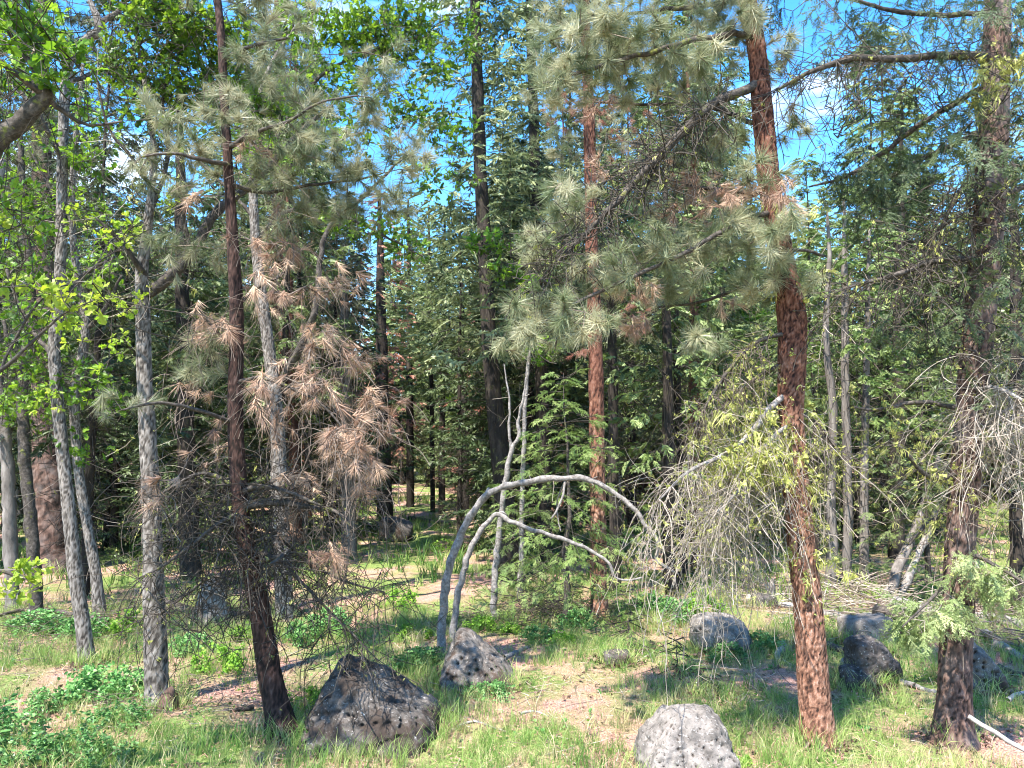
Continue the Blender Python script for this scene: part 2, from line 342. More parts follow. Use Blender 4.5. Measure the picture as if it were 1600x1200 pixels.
# ------------------------------------------------------------------ ground
def grid_axis(a, b, n, k):
    u = np.linspace(-1, 1, n); s = np.sinh(u*k)/np.sinh(k); return (a+b)/2+s*(b-a)/2
gx = grid_axis(-500, 500, 200, 5.2); gy = np.concatenate((np.linspace(-30, 2, 24)[:-1], np.linspace(2, 26, 150)[:-1], 26+(np.linspace(0, 1, 90)**3)*574))
XX, YY = np.meshgrid(gx, gy); nx_, ny_ = len(gx), len(gy)
fine = np.array([mn.fractal(Vector((float(x)*1.8, float(y)*1.8, 0)), 1, 2, 3)*.03 if 3 < y < 26 and abs(x) < 20 else 0 for x, y in zip(XX.ravel(), YY.ravel())])
Vg = np.stack((XX.ravel(), YY.ravel(), hgt(XX, YY).ravel()+fine), 1)
ii = (np.arange(ny_-1)[:, None]*nx_+np.arange(nx_-1)[None]).ravel()
gr = mesh('ground', Vg, [np.stack((ii, ii+1, ii+nx_+1, ii+nx_), 1)], ground_mat(), smooth=True); gr['kind'] = 'structure'

# ------------------------------------------------------------------ tubes, trunks, skeletons
def smooth_path(pts, rad, step):
    pts = np.asarray(pts, float); rad = np.asarray(rad, float)
    n = len(pts); Q = []; W = []
    for i in range(n-1):
        p0 = pts[max(i-1, 0)]; p1 = pts[i]; p2 = pts[i+1]; p3 = pts[min(i+2, n-1)]
        k = max(1, int(np.linalg.norm(p2-p1)/step))
        for j in range(k):
            t = j/k; t2 = t*t; t3 = t2*t
            Q.append(.5*((2*p1)+(-p0+p2)*t+(2*p0-5*p1+4*p2-p3)*t2+(-p0+3*p1-3*p2+p3)*t3)); W.append(rad[i]*(1-t)+rad[i+1]*t)
    Q.append(pts[-1]); W.append(rad[-1]); return np.array(Q), np.array(W)
def tube(Q, W, sides, cap=True):
    n = len(Q); T = np.gradient(Q, axis=0); T = unit(T)
    ref = np.array((1.0, 0.13, 0)) if abs(T[0][0]) < .9 else np.array((0, 1.0, .1))
    u = unit(ref-T[0]*ref.dot(T[0])); U = [u]
    for i in range(1, n):
        u = U[-1]-T[i]*U[-1].dot(T[i]); U.append(unit(u))
    U = np.array(U); B = np.cross(T, U)
    th = np.arange(sides)*2*np.pi/sides
    N = U[:, None, :]*np.cos(th)[None, :, None]+B[:, None, :]*np.sin(th)[None, :, None]
    V = (Q[:, None, :]+N*W[:, None, None])
    i = np.arange(n-1)[:, None]*sides; j = np.arange(sides)[None]
    F = np.stack((i+j, i+(j+1) % sides, i+sides+(j+1) % sides, i+sides+j), 2).reshape(-1, 4)
    return V, N, F
def relief_trunk(name, pts, rad, mat, parent, origin, sides=40, step=.035, cell=.035, stretch=2.6, depth=.012, flare=.35, seed=0):
    """trunk with raised bark plates and sunk furrows"""
    Q, W = smooth_path(pts, rad, step)
    z0 = Q[0][2]; W = W*(1+flare*np.exp(-np.clip(Q[:, 2]-z0-.06, 0, 9)/.13))
    V, N, F = tube(Q, W, sides)
    V2 = V.copy(); rel = np.zeros(V.shape[:2]); s = seed*7.3
    for a in range(V.shape[0]):
        for b in range(sides):
            v = V[a, b]; q = Vector((v[0]/cell+s, v[1]/cell, v[2]/(cell*stretch)))
            wv = mn.noise(q*.8)*.7; q = q+Vector((wv, mn.noise(q*.8+Vector((9, 3, 1)))*.7, mn.noise(q*1.9)*.6)); q = q+Vector((mn.noise(q*4), mn.noise(q*4+Vector((5, 5, 5))), 0))*.22
            dd, pp = mn.voronoi(q); e = min(1, (dd[1]-dd[0])*5); d3 = mn.voronoi(q*2.2)[0]; e2 = min(1, (d3[1]-d3[0])*4)
            idr = .5+.5*mn.noise(pp[0]*3.7)
            rel[a, b] = .78*e*(.78+.36*idr)+.22*e2; big = mn.noise(Vector((v[0]*5+s, v[1]*5, v[2]*2)))
            V2[a, b] += N[a, b]*(depth*(min(rel[a, b], 1)-.6)*min(1, W[a]/.09)+big*W[a]*.09)
    return mesh(name, V2.reshape(-1, 3), [F], mat, parent, {'relief': rel.ravel()}, True, origin)
def plain_tube(name, pts, rad, mat, parent, origin, sides=9, step=.08, rough=.16, seed=0, kink=.4):
    Q, W = smooth_path(pts, rad, step)
    Q = Q+np.array([[mn.noise(Vector((q[0]*7+seed, q[1]*7, q[2]*7+9*c_))) for c_ in range(3)] for q in Q])*np.minimum(W, .03)[:, None]*kink*2; V, N, F = tube(Q, W, sides); r = np.random.default_rng(seed)
    k = 1+rough*np.array([[mn.noise(Vector((v[0]*9+seed, v[1]*9, v[2]*6))) for v in row] for row in V])
    V = Q[:, None, :]+(V-Q[:, None, :])*k[:, :, None]
    n = len(Q)*sides; V = np.concatenate((V.reshape(-1, 3), Q[-1:]+unit(Q[-1:]-Q[-2:-1])*W[-1]))
    cap = np.stack((n-sides+np.arange(sides), n-sides+(np.arange(sides)+1) % sides, np.full(sides, n)), 1)
    return mesh(name, V, [F, cap], mat, parent, {'relief': np.full(len(V), .6), 'var': np.full(len(V), .5)}, True, origin)

class Skel:
    """twig skeleton grown from given nodes"""
    def __init__(s):
        s.p = []; s.par = []; s.own = []; s.tips = []; s.tdir = []
    def seed(s, Q):
        for q in Q: s.p.append(np.array(q, float)); s.par.append(-1); s.own.append(True)
    def connect(s, tgt, droop=0.1, jit=.12, up=0.0):
        """targets joined to their nearest node, nearest first"""
        tgt = np.asarray(tgt); A = np.array(s.p)
        d = np.array([np.min(np.sum((A-t)**2, 1)) for t in tgt]); tips = []
        buf = np.zeros((len(s.p)+len(tgt)*8, 3)); n = len(s.p); buf[:n] = A
        for t in tgt[np.argsort(d)]:
            dv = buf[:n]-t; dist = np.sum(dv**2, 1); i = int(np.argmin(dist)); L = math.sqrt(dist[i]); a = buf[i].copy()
            k = max(1, min(6, int(L/.13))); prev = i; q0 = a
            off = rng.normal(0, jit*L, 3); off[2] += up*L
            for j in range(1, k+1):
                u = j/k; q = a+(t-a)*u+off*math.sin(math.pi*u); q[2] += droop*L*(math.sin(math.pi*u))
                if j < k: q += rng.normal(0, .015, 3)
                buf[n] = q; s.p.append(q); s.par.append(prev); s.own.append(False); prev = n; q0, q1 = (s.p[s.par[n]], q); n += 1
            tips.append(prev); s.tips.append(prev); s.tdir.append(q1-q0)
        return tips
    def hang(s, idx, n, L0, L1, out=None, spread=.8, grav=.5, curl=.25, seg=.10):
        """drooping, curling dead twigs leaving the nodes idx"""
        for _ in range(n):
            i = idx[rnd.randrange(len(idx))]; L = L0+(L1-L0)*rnd.random()**1.3
            d = rng.normal(0, 1, 3)*spread
            if out is not None: d += np.asarray(out, float)
            d = unit(d); c = rng.normal(0, curl, 3); p = s.p[i].copy(); prev = i; k = max(2, int(L/seg))
            for j in range(k):
                d = unit(d+c*.6+np.array((0, 0, -grav*.35))+rng.normal(0, .12, 3)); p = p+d*L/k
                s.p.append(p.copy()); s.par.append(prev); s.own.append(False); prev = len(s.p)-1
            s.tips.append(prev); s.tdir.append(d)
    def radii(s, r0, rmax, ex=2.3):
        n = len(s.p); acc = np.zeros(n); ch = np.zeros(n, int)
        for i in range(n-1, -1, -1):
            if acc[i] == 0: acc[i] = r0**ex
            if s.par[i] >= 0: acc[s.par[i]] += acc[i]*.85
        return np.minimum(acc**(1/ex), rmax)
    def twigs(s, r0=.003, rmax=.02, sides=4):
        rr = s.radii(r0, rmax); Pn = np.array(s.p); par = np.array(s.par, int)
        c = np.where((par >= 0) & ~np.array(s.own, bool))[0]
        if not len(c): return None
        b = Pn[c]; a = Pn[par[c]]; rb = rr[c]; ra = np.minimum(rr[par[c]], rb*1.25)
        t = unit(b-a); ref = np.where(np.abs(t[:, 2:3]) < .8, np.array([[0, 0, 1.]]), np.array([[1., 0, 0]])); u = unit(np.cross(t, ref)); v = np.cross(t, u)
        th = np.arange(sides)*2*np.pi/sides; rg = u[:, None]*np.cos(th)[None, :, None]+v[:, None]*np.sin(th)[None, :, None]
        V = np.concatenate((a[:, None]+rg*ra[:, None, None], b[:, None]+rg*rb[:, None, None]), 1)
        o = (np.arange(len(c))*2*sides)[:, None]; j = np.arange(sides)[None]
        F = np.stack((o+j, o+(j+1) % sides, o+sides+(j+1) % sides, o+sides+j), 2).reshape(-1, 4)
        va = np.repeat(np.clip(rng.normal(.5, .2, len(c)), 0, 1), 2*sides)
        return V.reshape(-1, 3), F, va

def px_path(L, Y, dY=None):
    """[(px, py, width px)] at distance Y -> points, radii"""
    pts = []; rad = []
    for i, q in enumerate(L):
        y = Y+(q[3] if len(q) > 3 else 0); pts.append(P(q[0], q[1], y)); rad.append(q[2]/2*MPP(y))
    return pts, rad
def cloud_pts(c, Y, n, dep, hang=False):
    """n points in an ellipsoid whose outline in the photograph is (cx, cy, rx, ry), with depth dep about distance Y"""
    cx, cy, rx, ry = c; m = MPP(Y); C = P(cx, cy, Y)
    v = unit(rng.normal(0, 1, (n, 3)))*(rng.random(n)**(1/2.2))[:, None]
    return C+v*np.array((rx*m, dep, ry*m))
class Tree:
    def __init__(s, name, label, cat, base, group=None):
        s.base = np.array(base, float); s.root = thing(name, label, cat, base, group); s.sk = {}; s.nodes = []
    def limb(s, L, Y, mat, name='limb', sides=9, label=None, seed=0, seedfor=('main',)):
        pts, rad = px_path(L, Y); o = plain_tube(name, pts, rad, mat, s.root, s.base, sides, .06, .18, seed)
        if label: o['label'] = label
        Q, W = smooth_path(pts, rad, .12); 
        for k in seedfor: s.skel(k).seed(Q)
        return Q
    def skel(s, k='main'):
        return s.sk.setdefault(k, Skel())
    def put(s, tpls, name, mat, pos, d, scale, flat=0., label=None, var=None):
        V, F, A = scatter(tpls, pos, d, scale, flat, var); o = mesh(name, V, [F], mat, s.root, {'var': A}, False, s.base)
        if label: o['label'] = label
        o['kind'] = 'stuff'
        return o
    def twigs(s, k, mat, r0=.003, rmax=.02, sides=3, name='twigs', label=None):
        t = s.skel(k).twigs(r0, rmax, sides)
        if t is None: return
        o = mesh(name, t[0], [t[1]], mat, s.root, {'var': t[2]}, True, s.base)
        if label: o['label'] = label
        o['kind'] = 'stuff'
        return o
    def lichen(s, k, n, mat=None, zr=None, size=1.0, flt=None):
        sk = s.skel(k); P_ = np.array(sk.p)
        idx = rng.integers(0, len(P_), n)
        if flt is not None:
            ok = [i for i in range(len(P_)) if flt(P_[i])]
            idx = np.array([ok[j] for j in rng.integers(0, len(ok), n)])
        pos = P_[idx]+rng.normal(0, .012, (n, 3))
        return s.put(LICH+STRAND, 'lichen', M['lichen'], pos, rng.normal(0, .5, (n, 3))+(0, 0, -1.0), size*(.35+1.0*rng.random(n)**2), label='tufts of yellow-green lichen')
# ------------------------------------------------------------------ boulders
def ico(sub):
    import bmesh
    bm = bmesh.new(); bmesh.ops.create_icosphere(bm, subdivisions=sub, radius=1)
    V = np.array([v.co[:] for v in bm.verts]); F = np.array([[v.index for v in f.verts] for f in bm.faces]); bm.free(); return V, F
ICO5, ICO4 = ico(6), ico(4)
def boulder(px0, px1, pytop, pybase, planes, mat, label, depth=1.0, peak=0.0, pits=0.0, pitcell=.09, seed=0, sub=None, Yoff=0, sink=.12, p=7, name='boulder'):
    """silhouette from px0..px1, pytop..pybase; planes cut the ball: (nx, ny, nz, distance)"""
    g = G((px0+px1)/2, pybase); Y = g[1]+Yoff; m = MPP(Y); W = (px1-px0)/2*m; H = (pybase-pytop)*m
    V, F = sub or ICO5
    D = W*depth
    base = [(1, 0, 0, 1), (-1, 0, 0, 1), (0, 1, 0, 1), (0, -1, 0, 1), (0, 0, 1, 1), (0, 0, -1, .6)]
    acc = np.zeros(len(V))
    for q in base+list(planes):
        n = np.array(q[:3], float); n /= np.linalg.norm(n); acc += np.clip(V@n/q[3], 0, None)**p
    rr = acc**(-1/p); X = V*rr[:, None]
    X = X*np.array((W, D, H*.62)); X[:, 0] += 0
    X[:, 2] += H-H*.62
    s = seed*5.1; out = X.copy(); pit = np.zeros(len(X)); N = unit(V/np.array((W, D, H*.62)))
    for i, v in enumerate(X):
        q = Vector((v[0]+s, v[1], v[2]))
        c1 = mn.voronoi(q*(1.5/W)+Vector((3, 1, 2)))[0]; d = mn.fractal(q*(1.6/W), 1, 2, 5)*.08*W-.05*W*max(0, 1-(c1[1]-c1[0])*7)+mn.fractal(q*9, .8, 2, 4)*.014+mn.noise(q*34)*.005
        if pits > 0:
            dd, pp = mn.voronoi(q/pitcell); idr = mn.noise(pp[0]*2.3+Vector((s, 0, 0)))*.5+.5
            if idr > 1-pits-.05:
                e = max(0, 1-dd[0]/(.22+.28*((idr*37) % 1))); e = min(1, e*2.2); pit[i] = e; d -= e*pitcell*.55
        out[i] = v+N[i]*d
    o = mesh(name, out, [F], mat, None, {'pit': pit}, True); o.location = (g[0], Y+D*.6, float(hgt(g[0], Y+D*.6))-sink*H*.3)
    tag(o, label, 'boulder'); return o
boulder(462, 674, 1060, 1174, [(.604, -.1, .797, .52), (-.952, 0, .306, .85), (.1, -.8, .5, .75), (-.3, -.7, .5, .75), (1, -.3, .25, .93)], M['rock_b'], 'dark pitted boulder with sloping back beside the foot of the leaning dark pine', depth=.8, pits=.5, pitcell=.085, seed=1, p=14)
boulder(688, 800, 996, 1080, [(.65, -.1, .76, .50), (-.894, -.1, .447, .88), (0, -.8, .6, .8)], M['rock_moss'], 'grey pitted boulder with brown moss under the arching bare stems', depth=.85, pits=.5, pitcell=.075, seed=2, p=11)
boulder(1003, 1153, 1122, 1222, [(.845, -.1, .535, .97), (-.806, -.1, .592, .80), (0, -.75, .5, .8)], M['rock'], 'smooth pale grey boulder full of small pinholes in the near grass', depth=.8, pits=.5, pitcell=.032, seed=3, p=13, Yoff=-.1)
boulder(1087, 1180, 966, 1022, [(.5, -.4, .7, .92)], M['rock'], 'rounded grey boulder in low green plants under the hanging lichened twigs', depth=.8, pits=.25, pitcell=.08, seed=4, p=3.5)
boulder(1326, 1400, 955, 1012, [(-.9, -.3, 0, .8), (.2, -.9, .1, .8), (-.1, 0, 1, .85)], M['rock'], 'blocky pale boulder leaning behind the dark mossy one', depth=.8, seed=5, sub=ICO4, p=12, sink=.5)
boulder(1338, 1412, 1004, 1066, [(.7, -.2, .7, .8)], M['rock_dark'], 'dark mossy boulder speckled with white lichen behind the fallen pole', depth=.8, pits=.3, pitcell=.05, seed=6)
boulder(1322, 1372, 1046, 1078, [(.3, -.5, .7, .8)], M['rock_dark'], 'small dark rock low in the grass in front of the fallen pole', depth=.8, pits=.5, pitcell=.06, seed=7, sub=ICO4)
boulder(1506, 1572, 1008, 1078, [(.6, -.2, .75, .72), (-.8, 0, .5, .8)], M['rock_moss'], 'dark peaked boulder just behind the thick reddish fir trunk', depth=.9, pits=.4, pitcell=.07, seed=8)
boulder(592, 642, 808, 846, [(.5, -.2, .8, .8)], M['rock_moss'], 'distant grey rock at the far end of the sunlit clearing', depth=.8, seed=9, sub=ICO4)
boulder(1180, 1214, 930, 950, [], M['rock_dark'], 'little dark rock beyond the rounded grey boulder', seed=10, sub=ICO4)
boulder(945, 985, 1022, 1040, [], M['rock_dark'], 'small flat dark rock nearly hidden in grass below the young firs', seed=11, sub=ICO4)

# ------------------------------------------------------------------ the leaning dark pine
b = G(440, 1150); Y = b[1]; m = MPP(Y)
T = Tree('pine_tree', 'slender dark leaning pine with rusty dead needle clusters and a tangle of dead limbs', 'pine tree', b)
tr = [(441, 1158, 44), (436, 1120, 38), (421, 1050, 34), (405, 950, 31), (390, 870, 28), (376, 800, 26), (368, 650, 23), (370, 500, 21), (362, 350, 17), (356, 250, 15), (350, 150, 13), (345, 50, 12), (335, -60, 11), (330, -250, 9), (332, -500, 4)]
pts, rad = px_path(tr, Y)
relief_trunk('trunk', pts, rad, M['bark_darkpine'], T.root, T.base, 36, .03, .03, 2.4, .010, .5, 1)
Q, W = smooth_path(pts, rad, .12)
live = T.skel('live'); live.seed(Q[Q[:, 2] > 2.3])
dead = T.skel('dead'); dead.seed(Q[(Q[:, 2] > 1.2) & (Q[:, 2] < 5)])
tang = T.skel('tangle')
for i, L in enumerate([
    [(376, 790, 15), (420, 785, 13, -.1), (480, 790, 10, -.2), (530, 802, 7, -.3), (552, 830, 4, -.35)],
    [(374, 770, 10), (410, 760, 8, -.15), (450, 768, 6, -.2), (500, 790, 4, -.3)],
    [(380, 812, 10), (430, 830, 8, .15), (470, 870, 6, .3), (530, 905, 4, .35), (600, 925, 2.5, .4)],
    [(378, 800, 9), (340, 820, 7, -.2), (300, 850, 6, -.3), (260, 880, 4, -.45), (215, 905, 2.5, -.5)],
    [(395, 880, 8), (440, 868, 7, -.3), (424, 880, 5, -.5)],
    [(385, 850, 8), (440, 880, 6, -.1), (500, 940, 4, -.1), (560, 1000, 3, -.1)],
    [(372, 760, 8), (320, 740, 6, .1), (270, 760, 4, .2), (230, 790, 3, .2)],
    [(400, 930, 7), (340, 900, 5, .2), (290, 930, 4, .3), (250, 960, 3, .3)]]):
    T.limb(L, Y, M['limb_dark'], seed=i, seedfor=('tangle',), sides=7)
for i, L in enumerate([
    [(370, 600, 8), (400, 590, 6, -.15), (440, 600, 5, -.3), (500, 630, 4, -.35), (545, 680, 3, -.4)],
    [(370, 480, 8), (400, 450, 6, .1), (440, 430, 5, .2), (460, 400, 3, .3)],
    [(368, 540, 7), (340, 520, 5, -.1), (310, 480, 3, -.2)],
    [(368, 660, 8), (310, 640, 6, -.3), (250, 630, 5, -.5), (190, 640, 3, -.7)],
    [(362, 230, 9), (400, 205, 7, -.2), (450, 190, 5, -.3), (500, 160, 4, -.3), (560, 150, 3, -.3)],
    [(362, 290, 8), (420, 300, 6, .2), (480, 290, 5, .4), (560, 280, 4, .5), (600, 270, 2, .5)],
    [(360, 260, 9), (320, 250, 7, -.2), (270, 240, 5, -.3), (220, 245, 3, -.3)],
    [(350, 90, 7), (400, 70, 6, -.1), (450, 60, 4, -.2)]]):
    T.limb(L, Y, M['limb_dark'], seed=20+i, seedfor=('live', 'dead'), sides=7)
def clouds(T, key, Y, specs, dep, droop=.05, jit=.1, mult=1.75):
    al = []
    for c in specs:
        al.append(cloud_pts(c[:4], Y+(c[5] if len(c) > 5 else 0), max(1, int(c[4]*mult)), dep))
    sk = T.skel(key); n0 = len(sk.tips); sk.connect(np.concatenate(al), droop, jit)
    return np.array([sk.p[i] for i in sk.tips[n0:]]), np.array(sk.tdir[n0:])
def dirs(d, down=0., rand=.35, toward=0.): 
    return unit(unit(d)+rng.normal(0, rand, d.shape)+np.array((0, -toward, -down)))
tp, td = clouds(T, 'live', Y, [(388, 185, 45, 30, 7, -.3), (310, 230, 60, 35, 12, -.2), (435, 40, 60, 70, 16), (480, 150, 70, 45, 14), (450, 285, 55, 45, 14, .2), (570, 275, 70, 45, 16, .4), (590, 190, 50, 50, 9, .3), (195, 635, 45, 25, 4, -.7), (250, 270, 50, 30, 8), (480, 330, 80, 30, 8, .4), (330, -60, 120, 90, 26), (240, 170, 30, 30, 3), (460, 235, 60, 30, 8), (620, 320, 40, 25, 6, .5), (400, 120, 60, 60, 12), (520, 230, 60, 50, 12), (340, 170, 60, 40, 8), (640, 240, 40, 50, 8, .5), (420, 360, 50, 30, 5, .3), (550, 340, 50, 30, 7, .4), (330, 560, 60, 50, 8, .2), (300, 400, 60, 50, 9, .3), (600, 100, 60, 50, 8, .5)], .6)
T.put(TUFT, 'needles', M['pine'], tp, dirs(td, .15, .4), .5+.55*rng.random(len(tp)))
tp, td = clouds(T, 'dead', Y, [(440, 350, 22, 40, 5, .2), (300, 325, 22, 22, 3), (380, 385, 14, 14, 1), (440, 460, 55, 40, 11), (345, 530, 40, 28, 7), (460, 600, 65, 45, 19, -.3), (540, 690, 52, 65, 27, -.4), (425, 660, 30, 50, 7, -.2), (530, 865, 38, 25, 7, -.2), (228, 770, 22, 25, 4, -.5), (270, 742, 12, 10, 1, -.5), (320, 500, 26, 18, 4), (575, 740, 25, 45, 9, -.3), (440, 830, 16, 20, 3), (560, 560, 40, 30, 7, .3), (300, 605, 30, 20, 3), (430, 400, 50, 40, 7), (600, 620, 30, 60, 8, .1), (330, 690, 40, 40, 6), (500, 520, 50, 40, 9), (480, 760, 50, 40, 9), (400, 250, 30, 30, 4), (520, 440, 60, 40, 8, .2)], .45)
T.put(TUFT_DEAD, 'dead_needles', M['dead'], tp, dirs(td*.6, 1.0, .3), .45+.55*rng.random(len(tp)), label='hanging clusters of rusty tan dead needles')
ds = T.skel('dead'); k0 = len(ds.p); ok = [i for i in range(k0) if ds.p[i][2] > 1.8 and not ds.own[i]]; ds.hang(ok, 760, .15, .75, (.1, 0, 0), .7, 1.0, .2, .08)
sk = tang; idx = list(range(len(sk.p)))
sk.hang(idx, 560, .3, 1.1, None, .9, .6, .25); i2 = list(range(len(idx), len(sk.p)))
sk.hang(i2, 900, .12, .45, None, .8, .5, .3)
T.skel('low').seed(Q[(Q[:, 2] > .7) & (Q[:, 2] < 3.4)]); n0 = len(T.skel('low').p)
T.skel('low').hang(list(range(n0)), 60, .15, .5, None, 1, .1, .25)
T.twigs('live', M['twig_mid'], .0035, .016); T.twigs('dead', M['twig_mid'], .0032, .014); T.twigs('tangle', M['twig_dark'], .0036, .012, label='dark tangle of dead hanging twigs'); T.twigs('low', M['twig_pale'], .0022, .008)
T.lichen('tangle', 600, size=.6)

# ------------------------------------------------------------------ the ponderosa pine with orange bark
b = G(1277, 1160); Y = b[1]
T = Tree('pine_tree', 'tall pine with cracked orange bark and a curtain of lichened dead twigs', 'pine tree', b)
tr = [(1278, 1166, 50), (1275, 1110, 47), (1270, 1050, 45), (1262, 950, 42), (1252, 850, 40), (1243, 750, 38), (1236, 650, 37), (1238, 560, 42), (1238, 500, 43), (1226, 430, 37), (1213, 350, 34), (1200, 270, 33), (1192, 180, 31), (1182, 80, 29), (1168, 0, 27), (1155, -100, 25), (1148, -300, 20), (1150, -600, 10)]
pts, rad = px_path(tr, Y)
relief_trunk('trunk', pts, rad, M['bark_pond'], T.root, T.base, 52, .022, .045, 2.6, .016, .12, 2)
Q, W = smooth_path(pts, rad, .12)
live = T.skel('live'); live.seed(Q[Q[:, 2] > 3.5]); T.skel('dead').seed(Q[Q[:, 2] > 4])
for i, L in enumerate([
    [(1190, 128, 17), (1140, 150, 16, -.1), (1100, 172, 15, -.2), (1040, 235, 13, -.3), (985, 290, 11, -.35), (935, 345, 9, -.4), (880, 400, 6, -.4), (850, 440, 3, -.4)],
    [(1182, 50, 11), (1100, 60, 10, -.2), (1000, 85, 8, -.3), (900, 115, 6, -.35), (850, 130, 3, -.4)],
    [(1210, 330, 10), (1150, 350, 9, -.2), (1060, 400, 7, -.3), (960, 445, 6, -.4), (870, 490, 4, -.5), (820, 525, 2, -.5)],
    [(1205, 300, 8), (1150, 300, 7, .2), (1080, 290, 5, .3), (1020, 270, 3, .4)],
    [(1170, 0, 10), (1080, 10, 8, .1), (1000, 20, 6, .2), (930, 30, 4, .2)],
    [(1195, 200, 9), (1100, 165, 7, .3), (1000, 163, 5, .5), (930, 160, 3, .6)],
    [(1225, 420, 9), (1180, 440, 7, .3), (1100, 470, 5, .5), (1030, 480, 3, .6)],
    [(1220, 400, 8), (1250, 390, 6, .1), (1290, 400, 4, .2)]]):
    T.limb(L, Y, M['limb_dark'], seed=40+i, seedfor=('live', 'dead') if i != 0 else ('live', 'dead', 'moss'), sides=8)
tp, td = clouds(T, 'live', Y, [(960, 60, 100, 38, 50, -.2), (880, 105, 45, 50, 18, -.3), (1070, 105, 60, 35, 26), (1120, 25, 60, 40, 20), (850, 60, 30, 40, 6), (1160, 60, 30, 40, 7), (1130, 375, 75, 45, 26), (1050, 410, 75, 40, 22), (885, 320, 45, 26, 13, -.3), (835, 385, 35, 30, 9, -.4), (930, 425, 65, 35, 18, -.3), (850, 480, 60, 30, 16, -.4), (900, 515, 80, 22, 14, -.4), (1180, 430, 36, 45, 10), (1050, 460, 50, 25, 9, .4), (1060, -60, 200, 70, 60), (1180, 30, 40, 40, 6, -.3), (1000, 385, 50, 25, 9), (800, 530, 40, 20, 6, -.5), (960, 140, 80, 20, 12), (1200, 380, 45, 45, 12, -.35), (1190, 270, 40, 25, 5, -.3), (1110, 530, 40, 20, 6, -.3), (1010, 330, 60, 40, 10, .4), (1090, 190, 60, 40, 16, .5), (1030, 270, 60, 40, 12, .5), (1120, 240, 50, 40, 10, .4), (1230, 90, 40, 50, 8, .1), (1240, 200, 30, 40, 6), (1240, 440, 40, 30, 6, -.3)], .6)
T.put(TUFT, 'needles', M['pine'], tp, dirs(td, .15, .4), .48+.55*rng.random(len(tp)))
tp, td = clouds(T, 'dead', Y, [(1085, 290, 55, 26, 15, .2), (1160, 312, 45, 32, 15), (1222, 305, 24, 34, 9, -.1), (1000, 455, 26, 22, 5), (990, 505, 20, 26, 6, .4), (950, 165, 60, 18, 9, .5), (1010, 245, 40, 30, 8, .4), (940, 270, 30, 20, 5, -.3), (1160, 480, 30, 25, 3), (1215, 330, 35, 30, 8, -.35), (1130, 330, 60, 20, 7, -.2), (1060, 330, 40, 20, 5)], .4)
T.put(TUFT_DEAD, 'dead_needles', M['dead'], tp, dirs(td*.7, .8, .35), .55+.35*rng.random(len(tp)), label='rusty dead needle clusters')
mo = T.skel('moss'); n0 = len(mo.p); mo.hang(list(range(4, n0)), 240, .2, .8, (-.3, 0, -.2), .7, .45, .25); mo.hang(list(range(n0, len(mo.p))), 420, .1, .4, None, .8, .4, .3)
T.twigs('moss', M['twig_dark'], .0042, .014, label='dark mossy twigs drooping from the big limb'); 
# hanging curtain of dead twigs on the left of the trunk
cu = T.skel('curtain'); up_ = T.skel('upper')
for i, L in enumerate([
    [(1233, 612, 11), (1200, 640, 10, -.15), (1160, 690, 9, -.3), (1120, 716, 7, -.35), (1075, 738, 5, -.4), (1030, 780, 3, -.4)],
    [(1238, 660, 8), (1190, 700, 7, -.3), (1160, 760, 5, -.45), (1120, 800, 3, -.5)],
    [(1245, 720, 6), (1210, 740, 5, .1), (1170, 790, 4, .2), (1130, 850, 3, .3)],
    [(1236, 640, 7), (1195, 665, 6, .15), (1150, 720, 5, .3), (1110, 760, 3, .4)],
    [(1232, 520, 8), (1180, 535, 6, -.1), (1130, 590, 5, -.2), (1100, 640, 3, -.25)],
    [(1235, 560, 8), (1185, 590, 7, .1), (1140, 630, 5, .25), (1090, 660, 3, .3)],
    [(1240, 640, 6), (1275, 660, 5, 0), (1305, 700, 3, .1)]]):
    T.limb(L, Y, M['limb_grey' if i < 4 else 'limb_dark'], seed=60+i, seedfor=('curtain',) if i < 4 else ('upper',), sides=7, label='dead limb hung with twigs')
n0 = len(cu.p); cu.hang(list(range(2, n0)), 380, .3, 1.45, (-.4, -.1, -.3), .7, 1.1, .24, .08); n1 = len(cu.p)
cu.hang(list(range(n0, n1)), 1200, .1, .5, (-.1, 0, -.3), .7, .9, .4, .06)
n0 = len(up_.p); up_.hang(list(range(2, n0)), 210, .2, .8, (-.1, 0, -.5), .6, 1.2, .2, .08); up_.hang(list(range(n0, len(up_.p))), 380, .08, .35, None, .8, .6, .4, .06)
T.twigs('curtain', M['twig_pale'], .0027, .010, label='curtain of bleached dead twigs'); T.twigs('upper', M['twig_mid'], .0028, .010, label='dark drooping twigs clothed in lichen')
cx = P(1165, 690, Y)
T.lichen('curtain', 2000, flt=lambda p: (p[2] > P(0, 930, Y)[2]), size=.5)
T.lichen('curtain', 480, flt=lambda p: (abs(p[0]-cx[0]) < .36 and abs(p[2]-cx[2]) < .35), size=1.35)
T.lichen('upper', 1100, size=.8)
ts = T.skel('low'); ts.seed(Q[(Q[:, 2] > .9) & (Q[:, 2] < 5)]); n0 = len(ts.p); ts.hang(list(range(n0)), 110, .12, .5, None, 1, .25, .3, .07)
T.twigs('low', M['twig_pale'], .0022, .007, label='short broken twigs along the trunk')
T.twigs('live', M['twig_mid'], .0035, .016); T.twigs('dead', M['twig_mid'], .0032, .014)
cx = P(1160, 690, Y)
T.lichen('curtain', 1100, flt=lambda p: (p[2] > P(0, 900, Y)[2]), size=.6)
T.lichen('curtain', 450, flt=lambda p: (abs(p[0]-cx[0]) < .38 and abs(p[2]-cx[2]) < .35), size=1.5)
T.lichen('low', 760, size=1.3); T.lichen('moss', 300, size=.6)

